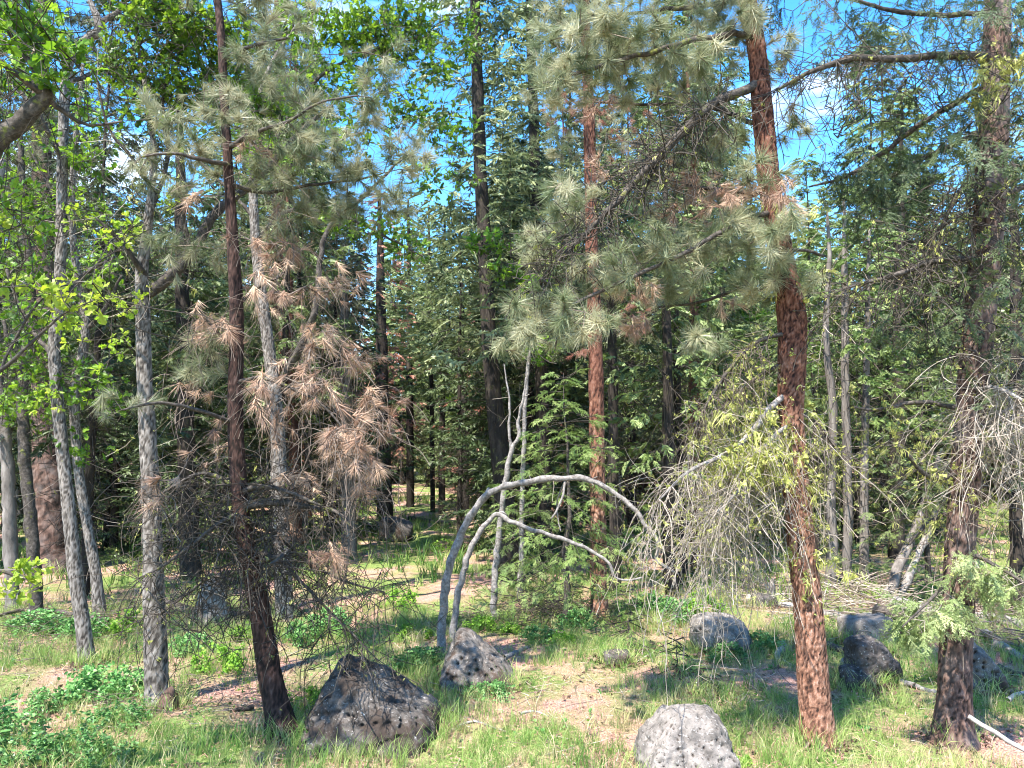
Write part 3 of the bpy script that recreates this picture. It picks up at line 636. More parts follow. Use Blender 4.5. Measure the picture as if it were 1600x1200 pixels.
# ------------------------------------------------------------------ the thick fir at the right
b = G(1492, 1160); Y = b[1]
T = Tree('fir_tree', 'thick old fir with furrowed reddish bark and long lichened limbs', 'fir tree', b)
tr = [(1490, 1166, 54), (1491, 1120, 50), (1493, 1050, 46), (1497, 950, 43), (1500, 850, 42), (1508, 750, 41), (1515, 650, 42), (1525, 550, 44), (1535, 450, 45), (1545, 350, 45), (1550, 250, 43), (1555, 150, 41), (1558, 50, 39), (1560, -60, 36), (1565, -300, 30), (1570, -700, 16)]
pts, rad = px_path(tr, Y)
relief_trunk('trunk', pts, rad, M['bark_fir'], T.root, T.base, 48, .028, .03, 4.5, .015, .35, 3)
Q, W = smooth_path(pts, rad, .12)
lim = [
    [(1550, 88, 15), (1480, 85, 14, -.2), (1400, 92, 12, -.3), (1330, 92, 11, -.4), (1270, 112, 8, -.4), (1215, 140, 4, -.4)],
    [(1550, 130, 11), (1460, 180, 9, .2), (1390, 230, 8, .4), (1330, 272, 6, .5), (1265, 292, 3, .6)],
    [(1535, 405, 12), (1465, 406, 10, -.2), (1400, 430, 8, -.3), (1325, 448, 4, -.4)],
    [(1552, 200, 11), (1490, 225, 9, .2), (1420, 260, 7, .4), (1350, 300, 4, .5)],
    [(1556, 20, 10), (1440, 22, 8, .1), (1350, 5, 6, .1), (1270, -20, 3, .1)],
    [(1545, 320, 10), (1600, 290, 8, -.1), (1660, 280, 6, -.2)],
    [(1505, 640, 9), (1440, 628, 7, .1), (1370, 640, 5, .2), (1335, 636, 3, .25)],
    [(1500, 740, 10), (1450, 745, 8, -.1), (1410, 700, 5, -.2), (1390, 690, 3, -.2)],
    [(1502, 800, 8), (1460, 810, 6, .1), (1420, 850, 4, .15)],
    [(1500, 880, 7), (1470, 920, 6, -.3), (1440, 950, 4, -.5), (1410, 980, 2.5, -.6)],
    [(1502, 860, 7), (1550, 880, 6, -.4), (1600, 910, 4, -.6)],
    [(1515, 610, 8), (1560, 608, 7, -.4), (1620, 640, 5, -.6), (1680, 680, 3, -.7)],
    [(1510, 700, 7), (1560, 650, 6, -.3), (1610, 625, 4, -.5)],
    [(1540, 270, 9), (1500, 300, 7, -.1), (1470, 360, 5, -.2), (1455, 440, 3, -.2)],
    [(1545, 480, 9), (1600, 450, 7, .2), (1660, 440, 5, .3)]]
for i, L in enumerate(lim):
    kk = ('moss',) if i in (0, 2, 13) else ('live', 'twig') if i in (1, 3, 4, 5, 14) else ('lich',) if i in (6, 7, 8) else ('pale',) if i in (9, 10) else ('hang',)
    T.limb(L, Y, M['limb_dark'] if i not in (11, 12) else M['limb_grey'], seed=80+i, seedfor=kk, sides=8)
T.skel('live').seed(Q[Q[:, 2] > 4.5]); T.skel('twig').seed(Q[Q[:, 2] > 3.5])
tp, td = clouds(T, 'live', Y, [(1310, 245, 50, 30, 18, .5), (1350, 275, 70, 35, 44, .4), (1260, 15, 90, 30, 26, .2), (1400, 45, 80, 45, 34), (1480, 180, 55, 50, 26), (1400, 300, 60, 40, 40, .3), (1590, 70, 50, 80, 34, .3), (1440, 240, 50, 40, 30, .2), (1560, 380, 70, 60, 24, .4), (1620, 250, 50, 100, 24, .2), (1550, 200, 45, 90, 22, -.6), (1540, 420, 45, 80, 16, -.6), (1480, 270, 40, 50, 16, -.3), (1520, 60, 50, 50, 20, -.6), (1560, 560, 45, 60, 14, -.5), (1480, 480, 40, 50, 14, -.3), (1440, 150, 60, 40, 18, -.2), (1560, 300, 60, 60, 18, -.6), (1450, -60, 170, 70, 60), (1370, 340, 50, 25, 16, .3), (1330, 60, 90, 40, 24), (1500, 60, 60, 60, 24), (1480, 420, 60, 60, 24), (1420, 520, 50, 50, 18)], .6, .08, mult=1.25)
T.put(SPRAY, 'needles', M['fir_dark'], tp, dirs(td, .7, .35), .5+.5*rng.random(len(tp)), .6)
tp, td = clouds(T, 'pale', Y, [(1440, 955, 42, 26, 22, -.4), (1530, 895, 50, 26, 20, -.4), (1580, 920, 40, 40, 16, -.5), (1425, 985, 18, 18, 7, -.5), (1490, 940, 40, 16, 8, -.3)], .22)
T.put(SPRAY, 'needles', M['fir_pale'], tp, dirs(td, .4, .3), .6+.35*rng.random(len(tp)), .7, label='pale green new needles on the lowest limbs')
tp, td = clouds(T, 'twig', Y, [(1400, 130, 160, 60, 60, -.1), (1300, 160, 70, 50, 40, .1), (1470, 420, 60, 80, 50), (1450, 520, 60, 60, 40), (1590, 520, 50, 90, 40), (1480, 330, 50, 60, 40), (1540, 150, 60, 120, 60, -.5), (1530, 350, 60, 100, 60, -.5), (1510, 550, 50, 80, 50, -.4)], .5, -.1)
mo = T.skel('moss'); n0 = len(mo.p); mo.hang(list(range(3, n0)), 300, .2, .9, (-.35, 0, -.3), .6, .4, .25); mo.hang(list(range(n0, len(mo.p))), 560, .12, .45, None, .8, .35, .3)
li = T.skel('lich'); n0 = len(li.p); li.hang(list(range(2, n0)), 90, .15, .5, (-.2, 0, 0), .9, .3, .25)
ha = T.skel('hang'); n0 = len(ha.p); ha.hang(list(range(1, n0)), 250, .25, 1.5, (.05, -.2, -.2), .9, .8, .3, .08); ha.hang(list(range(n0, len(ha.p))), 520, .12, .5, None, .8, .6, .35, .07)
lo = T.skel('low'); lo.seed(Q[(Q[:, 2] > 1.2) & (Q[:, 2] < 7)]); n0 = len(lo.p); lo.hang(list(range(n0)), 420, .25, 1.0, (-.2, -.35, 0), 1, .7, .25, .1)
T.twigs('live', M['twig_dark'], .0036, .014); T.twigs('twig', M['twig_dark'], .0036, .012); T.twigs('moss', M['twig_dark'], .0038, .012)
T.twigs('lich', M['twig_dark'], .0026, .01); T.twigs('pale', M['twig_pale'], .003, .01); T.twigs('hang', M['twig_pale'], .0028, .012, label='bleached curling twigs hanging beside the trunk'); T.twigs('low', M['twig_mid'], .0034, .009)
T.lichen('moss', 420, size=.6); T.lichen('lich', 420, size=.9); T.lichen('hang', 520, size=.5); T.lichen('low', 900, size=.9); T.lichen('twig', 400, size=.5)
tip = P(1575, 110, Y-.5)
sk = T.skel('top'); sk.seed([P(1620, 70, Y-.5), P(1590, 95, Y-.5), tip, P(1550, 130, Y-.5), P(1530, 160, Y-.5)]); sk.hang([0, 1, 2, 3, 4], 26, .1, .35, None, 1, .2, .2); T.twigs('top', M['twig_mid']); T.lichen('top', 160, size=1.6)
st = plain_tube('wood_shard', [P(1548, 1120, Y-.1), P(1515, 1118, Y-.15), P(1500, 1160, Y-.1)], [.01, .012, .004], M['wood_dead'], None, None, 6)
bpy.data.objects.remove(st)

# ------------------------------------------------------------------ oaks
def oak(base_px, trunk, limbs, leaf_clouds, label, Y=None, sides=32, relief=True, yl=(), dead_tw=0, lichn=0, sc=1.0, mat='bark_oak', limbmat='limb_dark', seed=0, tw='twig_dark', jit=.16, cat='oak tree', mult=1.05, dark_tw=150):
    b = G(*base_px); Y = Y or b[1]
    T = Tree('oak_tree', label, cat, (P(*base_px, Y)[0], Y, float(hgt(b[0], Y))))
    pts, rad = px_path(trunk, Y); pts[0][2] = T.base[2]-.05
    if relief: relief_trunk('trunk', pts, rad, M[mat], T.root, T.base, sides, .03, .024, 2.6, .010, .22, seed)
    else: plain_tube('trunk', pts, rad, M[mat], T.root, T.base, 12, .08, .2, seed)
    Q, W = smooth_path(pts, rad, .12); s = T.skel('main'); s.seed(Q[int(len(Q)*.45):]); d = T.skel('dead'); d.seed(Q[3:])
    for i, L in enumerate(limbs): T.limb(L, Y, M[limbmat], seed=seed*10+i, seedfor=('main', 'dead'), sides=9)
    if leaf_clouds:
        tp, td = clouds(T, 'main', Y, leaf_clouds, .7, 0, jit, mult=mult)
        T.put(OAK, 'leaves', M['oak'], tp, dirs(td, -.2, .5), sc*(.7+.5*rng.random(len(tp))), .3)
    if yl:
        k0 = len(T.skel('main').tips); al = np.concatenate([cloud_pts(c[:4], Y+(c[5] if len(c) > 5 else 0), c[4], .35) for c in yl]); sk = T.skel('main'); sk.connect(al, 0, jit)
        tp = np.array([sk.p[i] for i in sk.tips[k0:]]); td = np.array(sk.tdir[k0:])
        T.put(OAK, 'leaves', M['oak_yellow'], tp, dirs(td, -.2, .5), sc*(.6+.4*rng.random(len(tp))), .3, label='fresh yellow-green leaves')
    T.twigs('main', M[tw], .003, .03, label=None)
    dk = T.skel('dark'); dk.seed([q for k_ in ('main',) for q in [T.skel('main').p[i] for i in range(len(T.skel('main').p)) if T.skel('main').p[i][2] > 2.6]][::2]); n0 = len(dk.p)
    if n0 > 3 and dark_tw: dk.hang(list(range(n0)), dark_tw, .3, 1.1, (0, 0, .1), 1, -.05, .28, .12); dk.hang(list(range(n0, len(dk.p))), dark_tw*2, .12, .45, None, 1, 0, .3, .1); T.twigs('dark', M['twig_dark'], .0032, .012, label='fine dark branches')
    if dead_tw:
        n0 = len(d.p); d.hang(list(range(n0)), dead_tw, .15, .8, None, 1, .1, .25); T.twigs('dead', M['twig_pale'], .0024, .01, label='bare grey twigs')
        if lichn: T.lichen('dead', lichn, size=.8)
    return T
oak((246, 1104), [(247, 1110, 36), (245, 1050, 33), (243, 1000, 32), (240, 900, 30), (237, 800, 27), (232, 700, 25), (226, 600, 23), (224, 500, 22), (222, 425, 19), (230, 360, 14), (236, 300, 12), (240, 230, 9), (228, 150, 7), (215, 60, 5), (210, -40, 3)],
    [[(228, 460, 18), (262, 435, 18, .1), (300, 395, 16, .2), (335, 335, 15, .3), (372, 305, 13, .4), (420, 262, 10, .5), (470, 205, 8, .6), (520, 165, 5, .7)], [(226, 430, 12), (205, 400, 8, -.2), (180, 370, 6, -.3), (150, 340, 3, -.4)], [(232, 340, 8), (262, 250, 7, .1), (255, 160, 6, .2), (270, 70, 3, .3)], [(240, 300, 7), (200, 240, 6, -.3), (170, 200, 4, -.4), (150, 120, 3, -.5)], [(300, 395, 8, .2), (285, 330, 6, .1), (292, 290, 4, 0)]],
    [(270, 60, 70, 45, 60), (200, 110, 50, 40, 36), (320, 60, 55, 50, 36, .3), (300, 140, 80, 36, 44, .2), (370, 90, 50, 60, 34, .5), (420, 170, 60, 40, 34, .5), (250, 190, 50, 40, 16), (240, 10, 90, 30, 40)], 'grey oak with pale flaking bark and one limb bending behind the leaning pine', seed=11, mult=2.0, dark_tw=380,
    yl=[(190, 375, 26, 25, 14, -.2), (215, 352, 20, 18, 6), (260, 300, 40, 30, 10), (180, 470, 40, 40, 12, -.2), (300, 200, 50, 40, 14), (170, 560, 30, 30, 7, -.2)], dead_tw=170, lichn=260)
oak((136, 1036), [(137, 1040, 23), (130, 980, 21), (118, 900, 20), (108, 800, 19), (97, 700, 18), (88, 610, 17), (85, 540, 18), (92, 470, 17), (96, 350, 16), (98, 230, 15), (103, 130, 16), (112, 85, 15), (135, 62, 14), (154, 48, 13), (152, 28, 12), (142, 5, 8), (132, -30, 6)],
    [[(153, 34, 10), (168, 30, 9, .0), (186, 14, 8, .1), (198, -8, 6, .1), (215, -60, 4, .1)], [(98, 250, 8), (60, 180, 7, -.3), (20, 130, 5, -.4)], [(90, 480, 8), (130, 430, 6, .2), (180, 400, 4, .3)], [(103, 130, 8), (150, 110, 6, .2), (230, 60, 4, .3)], [(86, 560, 8), (40, 500, 6, .2), (10, 420, 4, .3)]],
    [(30, 90, 45, 70, 60), (70, 40, 60, 40, 44), (40, 330, 50, 50, 44), (120, 250, 50, 36, 34), (60, 500, 50, 50, 50, .2), (160, 330, 40, 30, 18), (30, 600, 40, 50, 40, .2), (130, 600, 40, 50, 36, .4), (60, 420, 40, 40, 24, .3), (140, 700, 40, 30, 16, .4)], 'slim oak whose top forks against the pale sky, front stem of the pair', seed=12,
    yl=[(20, 330, 30, 20, 8, -.3), (60, 200, 30, 20, 8, -.3), (180, 530, 18, 14, 4), (110, 520, 30, 30, 10, -.3), (130, 330, 40, 30, 12, -.2), (60, 620, 40, 30, 10, -.3), (60, 60, 50, 40, 16, -.3)], dead_tw=140, lichn=50)
oak((156, 965), [(157, 968, 18), (150, 900, 16), (138, 830, 15), (126, 760, 14), (119, 690, 14), (116, 610, 15), (130, 550, 14), (133, 500, 13), (120, 420, 12), (112, 330, 10), (118, 220, 8), (130, 100, 5)],
    [[(130, 520, 8), (165, 480, 6), (190, 430, 4)], [(114, 360, 6), (80, 300, 5), (50, 240, 3)]],
    [(150, 420, 50, 50, 40), (100, 330, 50, 50, 44), (160, 620, 40, 40, 30), (140, 200, 60, 50, 44), (60, 560, 40, 60, 30, .5)], 'slim grey oak behind its twin, with a kinked stem', seed=13, sc=1.05)
oak((60, 905), [(60, 950, 20), (52, 860, 18), (38, 700, 17), (36, 600, 16), (50, 480, 13), (40, 350, 11), (30, 200, 8)], [[(36, 620, 8), (10, 520, 6), (-20, 420, 4)]], [(20, 420, 50, 60, 44), (40, 560, 60, 60, 60), (60, 640, 60, 30, 30), (20, 260, 50, 60, 50), (90, 460, 40, 50, 30)], 'dark thin oak at the edge with two bends near its base', seed=14, Y=11.5, relief=False, mat='limb_dark')
oak((18, 950), [(20, 955, 22), (16, 850, 20), (10, 700, 18), (-6, 560, 16), (-10, 400, 12), (5, 250, 8)], [[(8, 680, 8), (40, 600, 6), (60, 520, 4)]], [(10, 380, 50, 60, 40), (30, 640, 50, 40, 40), (0, 200, 50, 60, 40)], 'straight dark oak stem at the very edge of the view', seed=15, Y=12.3, relief=False, mat='bark_far_grey')
oak((440, 968), [(446, 972, 27), (441, 860, 26), (437, 760, 25), (431, 640, 21), (420, 545, 19), (406, 440, 17), (398, 350, 15), (395, 260, 12), (400, 170, 9), (430, 90, 7), (480, 20, 4)],
    [[(436, 600, 12), (470, 540, 11, -.2), (493, 480, 10, -.3), (499, 420, 9, -.3), (512, 360, 8, -.3), (560, 315, 6, -.2), (640, 235, 3, -.1)], [(395, 280, 9), (440, 200, 7, .1), (500, 120, 6, .2), (580, 80, 4, .3), (650, 60, 2.5, .3)], [(398, 380, 8), (450, 330, 6, .2), (540, 340, 5, .3), (660, 400, 3, .4)], [(398, 340, 7), (350, 290, 6), (300, 240, 4)]],
    [(600, 65, 75, 50, 130, .2), (540, 40, 60, 40, 60), (650, 30, 50, 35, 40, .3), (690, 105, 36, 26, 22, .3), (560, 130, 60, 45, 44), (640, 170, 50, 40, 26, .3), (500, 200, 60, 50, 30), (470, 40, 60, 50, 44), (430, 260, 50, 40, 22), (590, 360, 60, 22, 26, .4), (520, 340, 40, 24, 16, .2), (640, 390, 40, 20, 14, .4), (400, 230, 40, 30, 14), (620, -50, 130, 60, 80), (700, 200, 50, 40, 24, .4), (730, 60, 40, 50, 20, .4), (480, 120, 60, 60, 30), (560, 220, 60, 40, 26, -.2), (690, 280, 60, 25, 14, .4)], 'oak with sunlit green crown behind the leaning pine', seed=16, mult=2.3, dark_tw=320, sc=1.0, dead_tw=50)
# oak limb reaching in from outside the frame
oak((-200, 1240), [(-200, 1260, 60), (-190, 1000, 56), (-170, 700, 50), (-140, 450, 44), (-110, 200, 36), (-100, -100, 26), (-110, -400, 12)],
    [[(-140, 400, 36), (-70, 300, 35), (-10, 225, 33), (30, 190, 29), (62, 162, 25), (76, 145, 18), (60, 120, 10), (20, 60, 7), (-10, 10, 4)], [(70, 150, 12), (30, 120, 10, -.1), (0, 95, 8, -.2)], [(-160, 560, 14), (-80, 620, 10), (0, 580, 7), (55, 530, 5), (100, 490, 3), (145, 470, 2)], [(0, 580, 5), (40, 500, 4), (80, 455, 3), (130, 440, 2)], [(-180, 900, 12), (-80, 880, 9), (-10, 890, 6), (40, 905, 3)], [(72, 152, 9), (105, 180, 7, .1), (140, 195, 5, .2), (190, 190, 3, .2)]],
    [(30, 25, 60, 35, 46), (90, 130, 40, 20, 16), (60, 60, 50, 30, 24), (0, 330, 30, 50, 16), (-80, 100, 80, 80, 60)], 'oak outside the frame whose thick curved limb reaches across the corner', Y=5.0, seed=17, sides=24,
    yl=[(110, 470, 34, 22, 9), (140, 445, 18, 10, 4), (70, 450, 30, 16, 5), (40, 440, 30, 16, 3), (15, 900, 30, 30, 12), (35, 925, 22, 14, 5), (20, 340, 24, 14, 4), (80, 500, 20, 8, 2)], sc=.95, tw='twig_pale', limbmat='limb_dark')
# leafy oak sprigs seen low between trunks
oak((812, 940), [(812, 945, 9), (815, 850, 8), (818, 700, 7), (822, 600, 6), (830, 540, 5), (845, 480, 3)], [], [(840, 545, 32, 24, 26), (870, 400, 38, 22, 34), (780, 380, 50, 18, 34, .2), (790, 430, 40, 20, 20, .3), (840, 440, 34, 14, 14)], 'thin oak shoot with bright leaves in front of the tall middle firs', seed=18, Y=13.5, relief=False, mat='limb_grey', sc=1.3)

# ------------------------------------------------------------------ arching dead stems
def stem(base_px, paths, label, name='dead_sapling', mat='limb_grey', cat='dead sapling', tw=14, seed=0, sides=10, thin=1.0):
    b = G(*base_px); T = Tree(name, label, cat, b); Q_all = []
    for i, L in enumerate(paths):
        pts, rad = px_path(L, b[1]); rad = [q_*thin for q_ in rad]
        if i == 0: pts[0][2] = T.base[2]-.04
        o = plain_tube('trunk' if i == 0 else 'limb', pts, rad, M[mat], T.root, T.base, sides, .03, .30, seed+i)
        Q, W = smooth_path(pts, rad, .1); T.skel().seed(Q[len(Q)//3:]); Q_all += list(Q[3:])
    n0 = len(T.skel().p); T.skel().hang(list(range(n0)), tw, .08, .4, None, 1, .2, .2); st_ = T.skel('stub'); st_.seed(Q_all); st_.hang(list(range(len(st_.p))), 10, .04, .12, (0, 0, .4), 1, 0, .1, .05); T.twigs('stub', M['limb_grey'], .007, .009, name='broken_stubs')
    T.twigs('main', M['twig_pale'], .003, .009)
    return T
stem((689, 1032), [[(688, 1036, 19), (690, 980, 17), (698, 910, 16), (716, 845, 15), (742, 795, 14), (775, 765, 13, -.05), (830, 751, 12, -.15), (880, 747, 11.5, -.2), (920, 750, 11, -.25), (955, 768, 10, -.3), (985, 790, 9, -.35), (1003, 815, 8, -.4), (1028, 845, 7, -.4), (1026, 875, 5, -.4), (1046, 890, 4, -.4), (1060, 897, 2.5, -.4)], [(882, 752, 5, -.2), (878, 780, 4, -.25), (862, 810, 3, -.3)], [(742, 795, 9), (755, 775, 7), (764, 762, 4)], [(882, 752, 3, -.2), (870, 790, 3), (876, 830, 2)]], 'bare grey stem bent into a high arch over the clearing', seed=1, thin=.82)
stem((706, 1003), [[(707, 1006, 15), (712, 950, 13), (724, 890, 12), (745, 840, 11), (772, 806, 10), (800, 816, 9, -.1), (838, 829, 8, -.15), (870, 840, 8, -.2), (905, 852, 7, -.2), (935, 868, 6, -.25), (953, 882, 6, -.3), (962, 902, 5, -.3), (985, 906, 4, -.3), (1003, 902, 2.5, -.3)], [(772, 806, 5), (785, 800, 4), (792, 806, 2)]], 'lower bare stem bent over and trailing to a thin pale tip', seed=4, thin=.82)
stem((772, 972), [[(772, 976, 13), (773, 900, 12), (779, 840, 11), (786, 780, 11), (794, 730, 10), (801, 700, 9), (811, 680, 8), (809, 660, 6), (818, 618, 4), (822, 590, 2)], [(800, 703, 7), (795, 670, 5), (796, 630, 4), (788, 570, 2)]], 'upright bare sapling standing inside the two bent stems', seed=7, thin=.85)

# ------------------------------------------------------------------ conifers by recipe
def fir(name, label, base, H, r0, z0, Lm, mat, spr, seg=.22, per=5, dz=.34, dens=1.0, droop=.35, bark='bark_far_dark', scale=1.0, lean=(0, 0), twigmat='twig_dark', dead_below=0, cat='fir tree', group=None, top=.10, gapp=.12, seed=0, cone=1.2, relief=False, sprk=1.0, trunkpts=None, lichn=0):
    T = Tree(name, label, cat, base, group); r = np.random.default_rng(seed+500)
    B = T.base
    if trunkpts is None:
        k = 7; pts = [B+np.array((lean[0]*i/k*H+r.normal(0, .03)*(i > 0), lean[1]*i/k*H+r.normal(0, .03)*(i > 0), H*i/k-.05*(i == 0))) for i in range(k+1)]; rad = [r0*(1-.93*i/k) for i in range(k+1)]
    else: pts, rad = trunkpts
    if relief: relief_trunk('trunk', pts, rad, M[bark], T.root, B, 28, .05, .04, 3, .012, .2, seed)
    else: plain_tube('trunk', pts, rad, M[bark], T.root, B, 9, .3, .14, seed)
    Q, W = smooth_path(pts, rad, .1); zz = Q[:, 2]-B[2]; Ht = zz[-1]
    def at(z): i = min(len(zz)-1, int(np.searchsorted(zz, z))); return Q[i]
    sk = T.skel('main'); SP = []; SDr = []; SS = []
    z = z0
    while z < Ht-.05:
        f = (Ht-z)/(Ht-z0); L = Lm*(f**(1/cone))*(.75+.5*r.random())+top
        a0 = r.random()*6.28
        for k in range(per):
            if r.random() < gapp: continue
            a = a0+k*6.283/per+r.normal(0, .25); l = L*(.7+.5*r.random()); n = max(2, int(l/seg)); p = at(z+r.normal(0, .06)).copy()
            up = .25-.55*f+r.normal(0, .12); d = unit(np.array((math.cos(a), math.sin(a), up))); i0 = len(sk.p); sk.p.append(p); sk.par.append(-1); sk.own.append(True); prev = i0
            for j in range(n):
                d = unit(d+np.array((0, 0, -droop*.28+.06*j*(droop < .5)))+r.normal(0, .05, 3)); p = p+d*l/n
                sk.p.append(p); sk.par.append(prev); sk.own.append(False); prev = len(sk.p)-1
                if j >= n*.25:
                    side = unit(np.cross(d, (0, 0, 1)))
                    for sg in (-1, 1):
                        if r.random() < dens*.85:
                            SP.append(p+r.normal(0, .025, 3)); SDr.append(unit(d*.6+side*sg*(.8+r.normal(0, .2))+np.array((0, 0, -.25*droop*2)))); SS.append((.65+.5*r.random())*scale*(.6+.6*(1-j/n)))
            SP.append(p); SDr.append(d); SS.append(scale*.9)
        z += dz*(.7+.6*r.random())*(.6+.4*f)
    if SP: T.put(spr, 'needles', M[mat], np.array(SP), np.array(SDr), np.array(SS)*sprk, .8)
    if dead_below:
        s2 = T.skel('dead'); s2.seed(Q[(zz > .8) & (zz < z0+1.5)]); n0 = len(s2.p); s2.hang(list(range(n0)), dead_below, .4, 1.5, None, 1, .18, .12, .25)
        T.twigs('dead', M[twigmat], .0062, .014, 3, 'dead_branches')
        if lichn: T.lichen('dead', lichn, size=1.2)
    T.twigs('main', M[twigmat], .007 if H != 1 or scale > .99 and spr is not SPRAY else .004, .03, 3, 'branches')
    return T
def pxtrunk(L, Y, gz): 
    pts, rad = px_path(L, Y); pts[0][2] = gz-.05; return pts, rad
def midfir(base_px, trunk, label, Y=None, **k):
    b = G(*base_px); Y = Y or b[1]; base = np.array((P(*base_px, Y)[0], Y, float(hgt(b[0], Y))))
    return fir(k.pop('name', 'fir_tree'), label, base, 1, 1, trunkpts=pxtrunk(trunk, Y, base[2]), **k)
midfir((795, 905), [(797, 908, 34), (790, 800, 32), (778, 680, 28), (766, 560, 24), (758, 400, 22), (750, 250, 20), (745, 100, 18), (742, -20, 16), (740, -200, 12), (740, -400, 5)], 'tall dark fir in the middle with bare lower trunk and sparse limbs', z0=4.6, Lm=2.3, mat='fir_blue', spr=SPRAY_FAR, per=5, dz=.36, dens=1.1, bark='bark_far_dark', gapp=.15, seed=1, dead_below=120, relief=True, sprk=1.1, cone=2)
midfir((852, 880), [(852, 885, 24), (848, 700, 22), (844, 500, 20), (838, 340, 19), (834, 180, 17), (828, 40, 14), (825, -120, 9), (822, -300, 4)], 'slimmer dark fir standing just beside the tall middle one', z0=4.8, Lm=2.3, mat='fir_blue', spr=SPRAY_FAR, per=5, dz=.36, dens=1.1, gapp=.15, cone=2, sprk=1.1, seed=2, dead_below=90)
b = G(937, 968)
T = Tree('pine_tree', 'straight red-barked pine beyond the young firs', 'pine tree', b); Y = b[1]
pts, rad = px_path([(937, 970, 27), (935, 900, 26), (934, 800, 25), (932, 650, 24), (929, 500, 22), (925, 400, 20), (922, 250, 19), (918, 120, 17), (914, 0, 15), (912, -200, 9)], Y)
relief_trunk('trunk', pts, rad, M['bark_pond'], T.root, T.base, 30, .05, .05, 2.6, .014, .15, 5)
Q, W = smooth_path(pts, rad, .15); T.skel('live').seed(Q[Q[:, 2] > 5]); T.skel('dead').seed(Q[Q[:, 2] > 1.6])
tp, td = clouds(T, 'live', Y, [(900, 20, 70, 60, 40), (860, 140, 50, 40, 22), (980, 110, 50, 60, 24), (880, 330, 50, 30, 10), (960, 420, 40, 30, 10), (920, -60, 90, 60, 50), (960, 210, 40, 30, 12), (870, 230, 40, 30, 12)], .8); T.put(TUFT, 'needles', M['pine'], tp, dirs(td), .8)
tp, td = clouds(T, 'dead', Y, [(880, 175, 50, 22, 12), (960, 190, 60, 26, 18), (905, 555, 22, 8, 4), (975, 480, 26, 22, 8), (1000, 510, 24, 26, 8)], .6); T.put(TUFT_DEAD, 'dead_needles', M['pinkdead'], tp, dirs(td, .6), .6, label='rust pink dead needles')
T.twigs('live', M['twig_dark'], .005, .02); T.skel('dead').hang(list(range(20, 50)), 70, .2, 1.1, None, 1, .15, .2); T.twigs('dead', M['twig_dark'], .004, .015)
midfir((962, 930), [(962, 934, 20), (960, 800, 18), (958, 650, 16), (957, 520, 14), (955, 400, 10), (955, 300, 4)], 'dark dead-looking fir hung with bare twigs behind the red-barked pine', z0=4.2, Lm=1.1, mat='fir_dark', spr=SPRAY_MID, per=4, dens=.6, seed=3, dead_below=150, lichn=60)
midfir((1048, 932), [(1050, 935, 22), (1046, 850, 20), (1045, 700, 18), (1042, 500, 15), (1040, 350, 10), (1040, 230, 4)], 'dark fir behind the curtain of hanging twigs', z0=2.6, Lm=1.6, mat='fir', spr=SPRAY_MID, per=5, dens=.8, seed=4, dead_below=120, lichn=60)
midfir((85, 890), [(85, 892, 54), (79, 800, 47), (75, 700, 43), (72, 640, 41), (70, 500, 36), (66, 300, 30), (64, 100, 24), (64, -100, 14), (64, -200, 5)], 'massive old pine with deeply furrowed brown bark behind the oak stems', name='pine_tree', cat='pine tree', z0=6, Lm=2.6, mat='pine_far', spr=TUFT_FAR, per=4, dens=.9, bark='bark_fir', seed=5, dead_below=60, relief=True, sprk=1.3)
midfir((300, 905), [(300, 908, 34), (296, 820, 30), (292, 700, 27), (288, 560, 24), (284, 400, 20), (282, 250, 14), (280, 120, 6)], 'dark fir trunk with low dead branches behind the grey oak', z0=4.8, Lm=1.5, mat='fir', spr=SPRAY_MID, seed=6, dead_below=120, lichn=60)
midfir((545, 872), [(546, 875, 24), (545, 800, 23), (543, 700, 21), (540, 600, 18), (538, 480, 13), (536, 380, 5)], 'pale tan dead trunk bristling with fine dead branches', name='dead_tree', cat='dead tree', z0=60, Lm=1, mat='fir', spr=SPRAY_MID, bark='bark_far_grey', seed=7, dead_below=700, twigmat='twig_mid')
midfir((455, 850), [(456, 854, 36), (450, 700, 33), (446, 560, 30), (441, 430, 28), (438, 330, 26), (436, 200, 20), (434, 60, 12), (432, -40, 5)], 'dark red-trunked pine behind the rusty needle clusters', name='pine_tree', cat='pine tree', z0=5.2, Lm=2.2, mat='pine_far', spr=TUFT_FAR, bark='bark_far_red', seed=8, dead_below=130, sprk=1.2)
midfir((600, 812), [(602, 815, 26), (598, 700, 24), (596, 560, 20), (594, 400, 12), (592, 300, 4)], 'brown half-dead conifer skirted with fine rusty branches', z0=3.4, Lm=1.7, mat='pinkdead', spr=SPRAY_MID, seed=9, dead_below=420, twigmat='twig_mid', dens=.35)
for px, py, wd, tx, lb, sd in [(690, 802, 11, 3, 'thin black trunk, nearer of two by the far gap', 31), (676, 800, 8, -4, 'thinnest black trunk leaning beside the far gap', 32), (641, 792, 13, -2, 'dark pole trunk left of the far gap', 33), (728, 822, 12, -6, 'dark pole trunk between the far gap and the bent stems', 34)]:
    midfir((px, py), [(px, py+3, wd), (px+tx*.3, py-150, wd*.9), (px+tx, py-320, wd*.65), (px+tx*1.6, py-480, 3)], lb, z0=5.0, Lm=1.9, mat='fir', spr=SPRAY_FAR, seed=sd, dead_below=70)
b0 = G(885, 978)
fir('fir_tree', 'young light green fir with layered boughs behind the arch', b0, 3.7, .055, .35, 1.3, 'fir_bright', SPRAY, seg=.17, per=6, dz=.22, dens=1.1, droop=.4, bark='limb_dark', seed=11, cone=1.1, gapp=.1, dead_below=0, sprk=.8, top=.12)
b0 = G(820, 935)
fir('fir_tree', 'small mid green fir between the upright bare sapling and the young light fir', b0, 2.6, .04, .3, .8, 'fir', SPRAY, seg=.15, per=5, dz=.24, dens=1.0, droop=.4, bark='limb_dark', seed=12, sprk=.85)
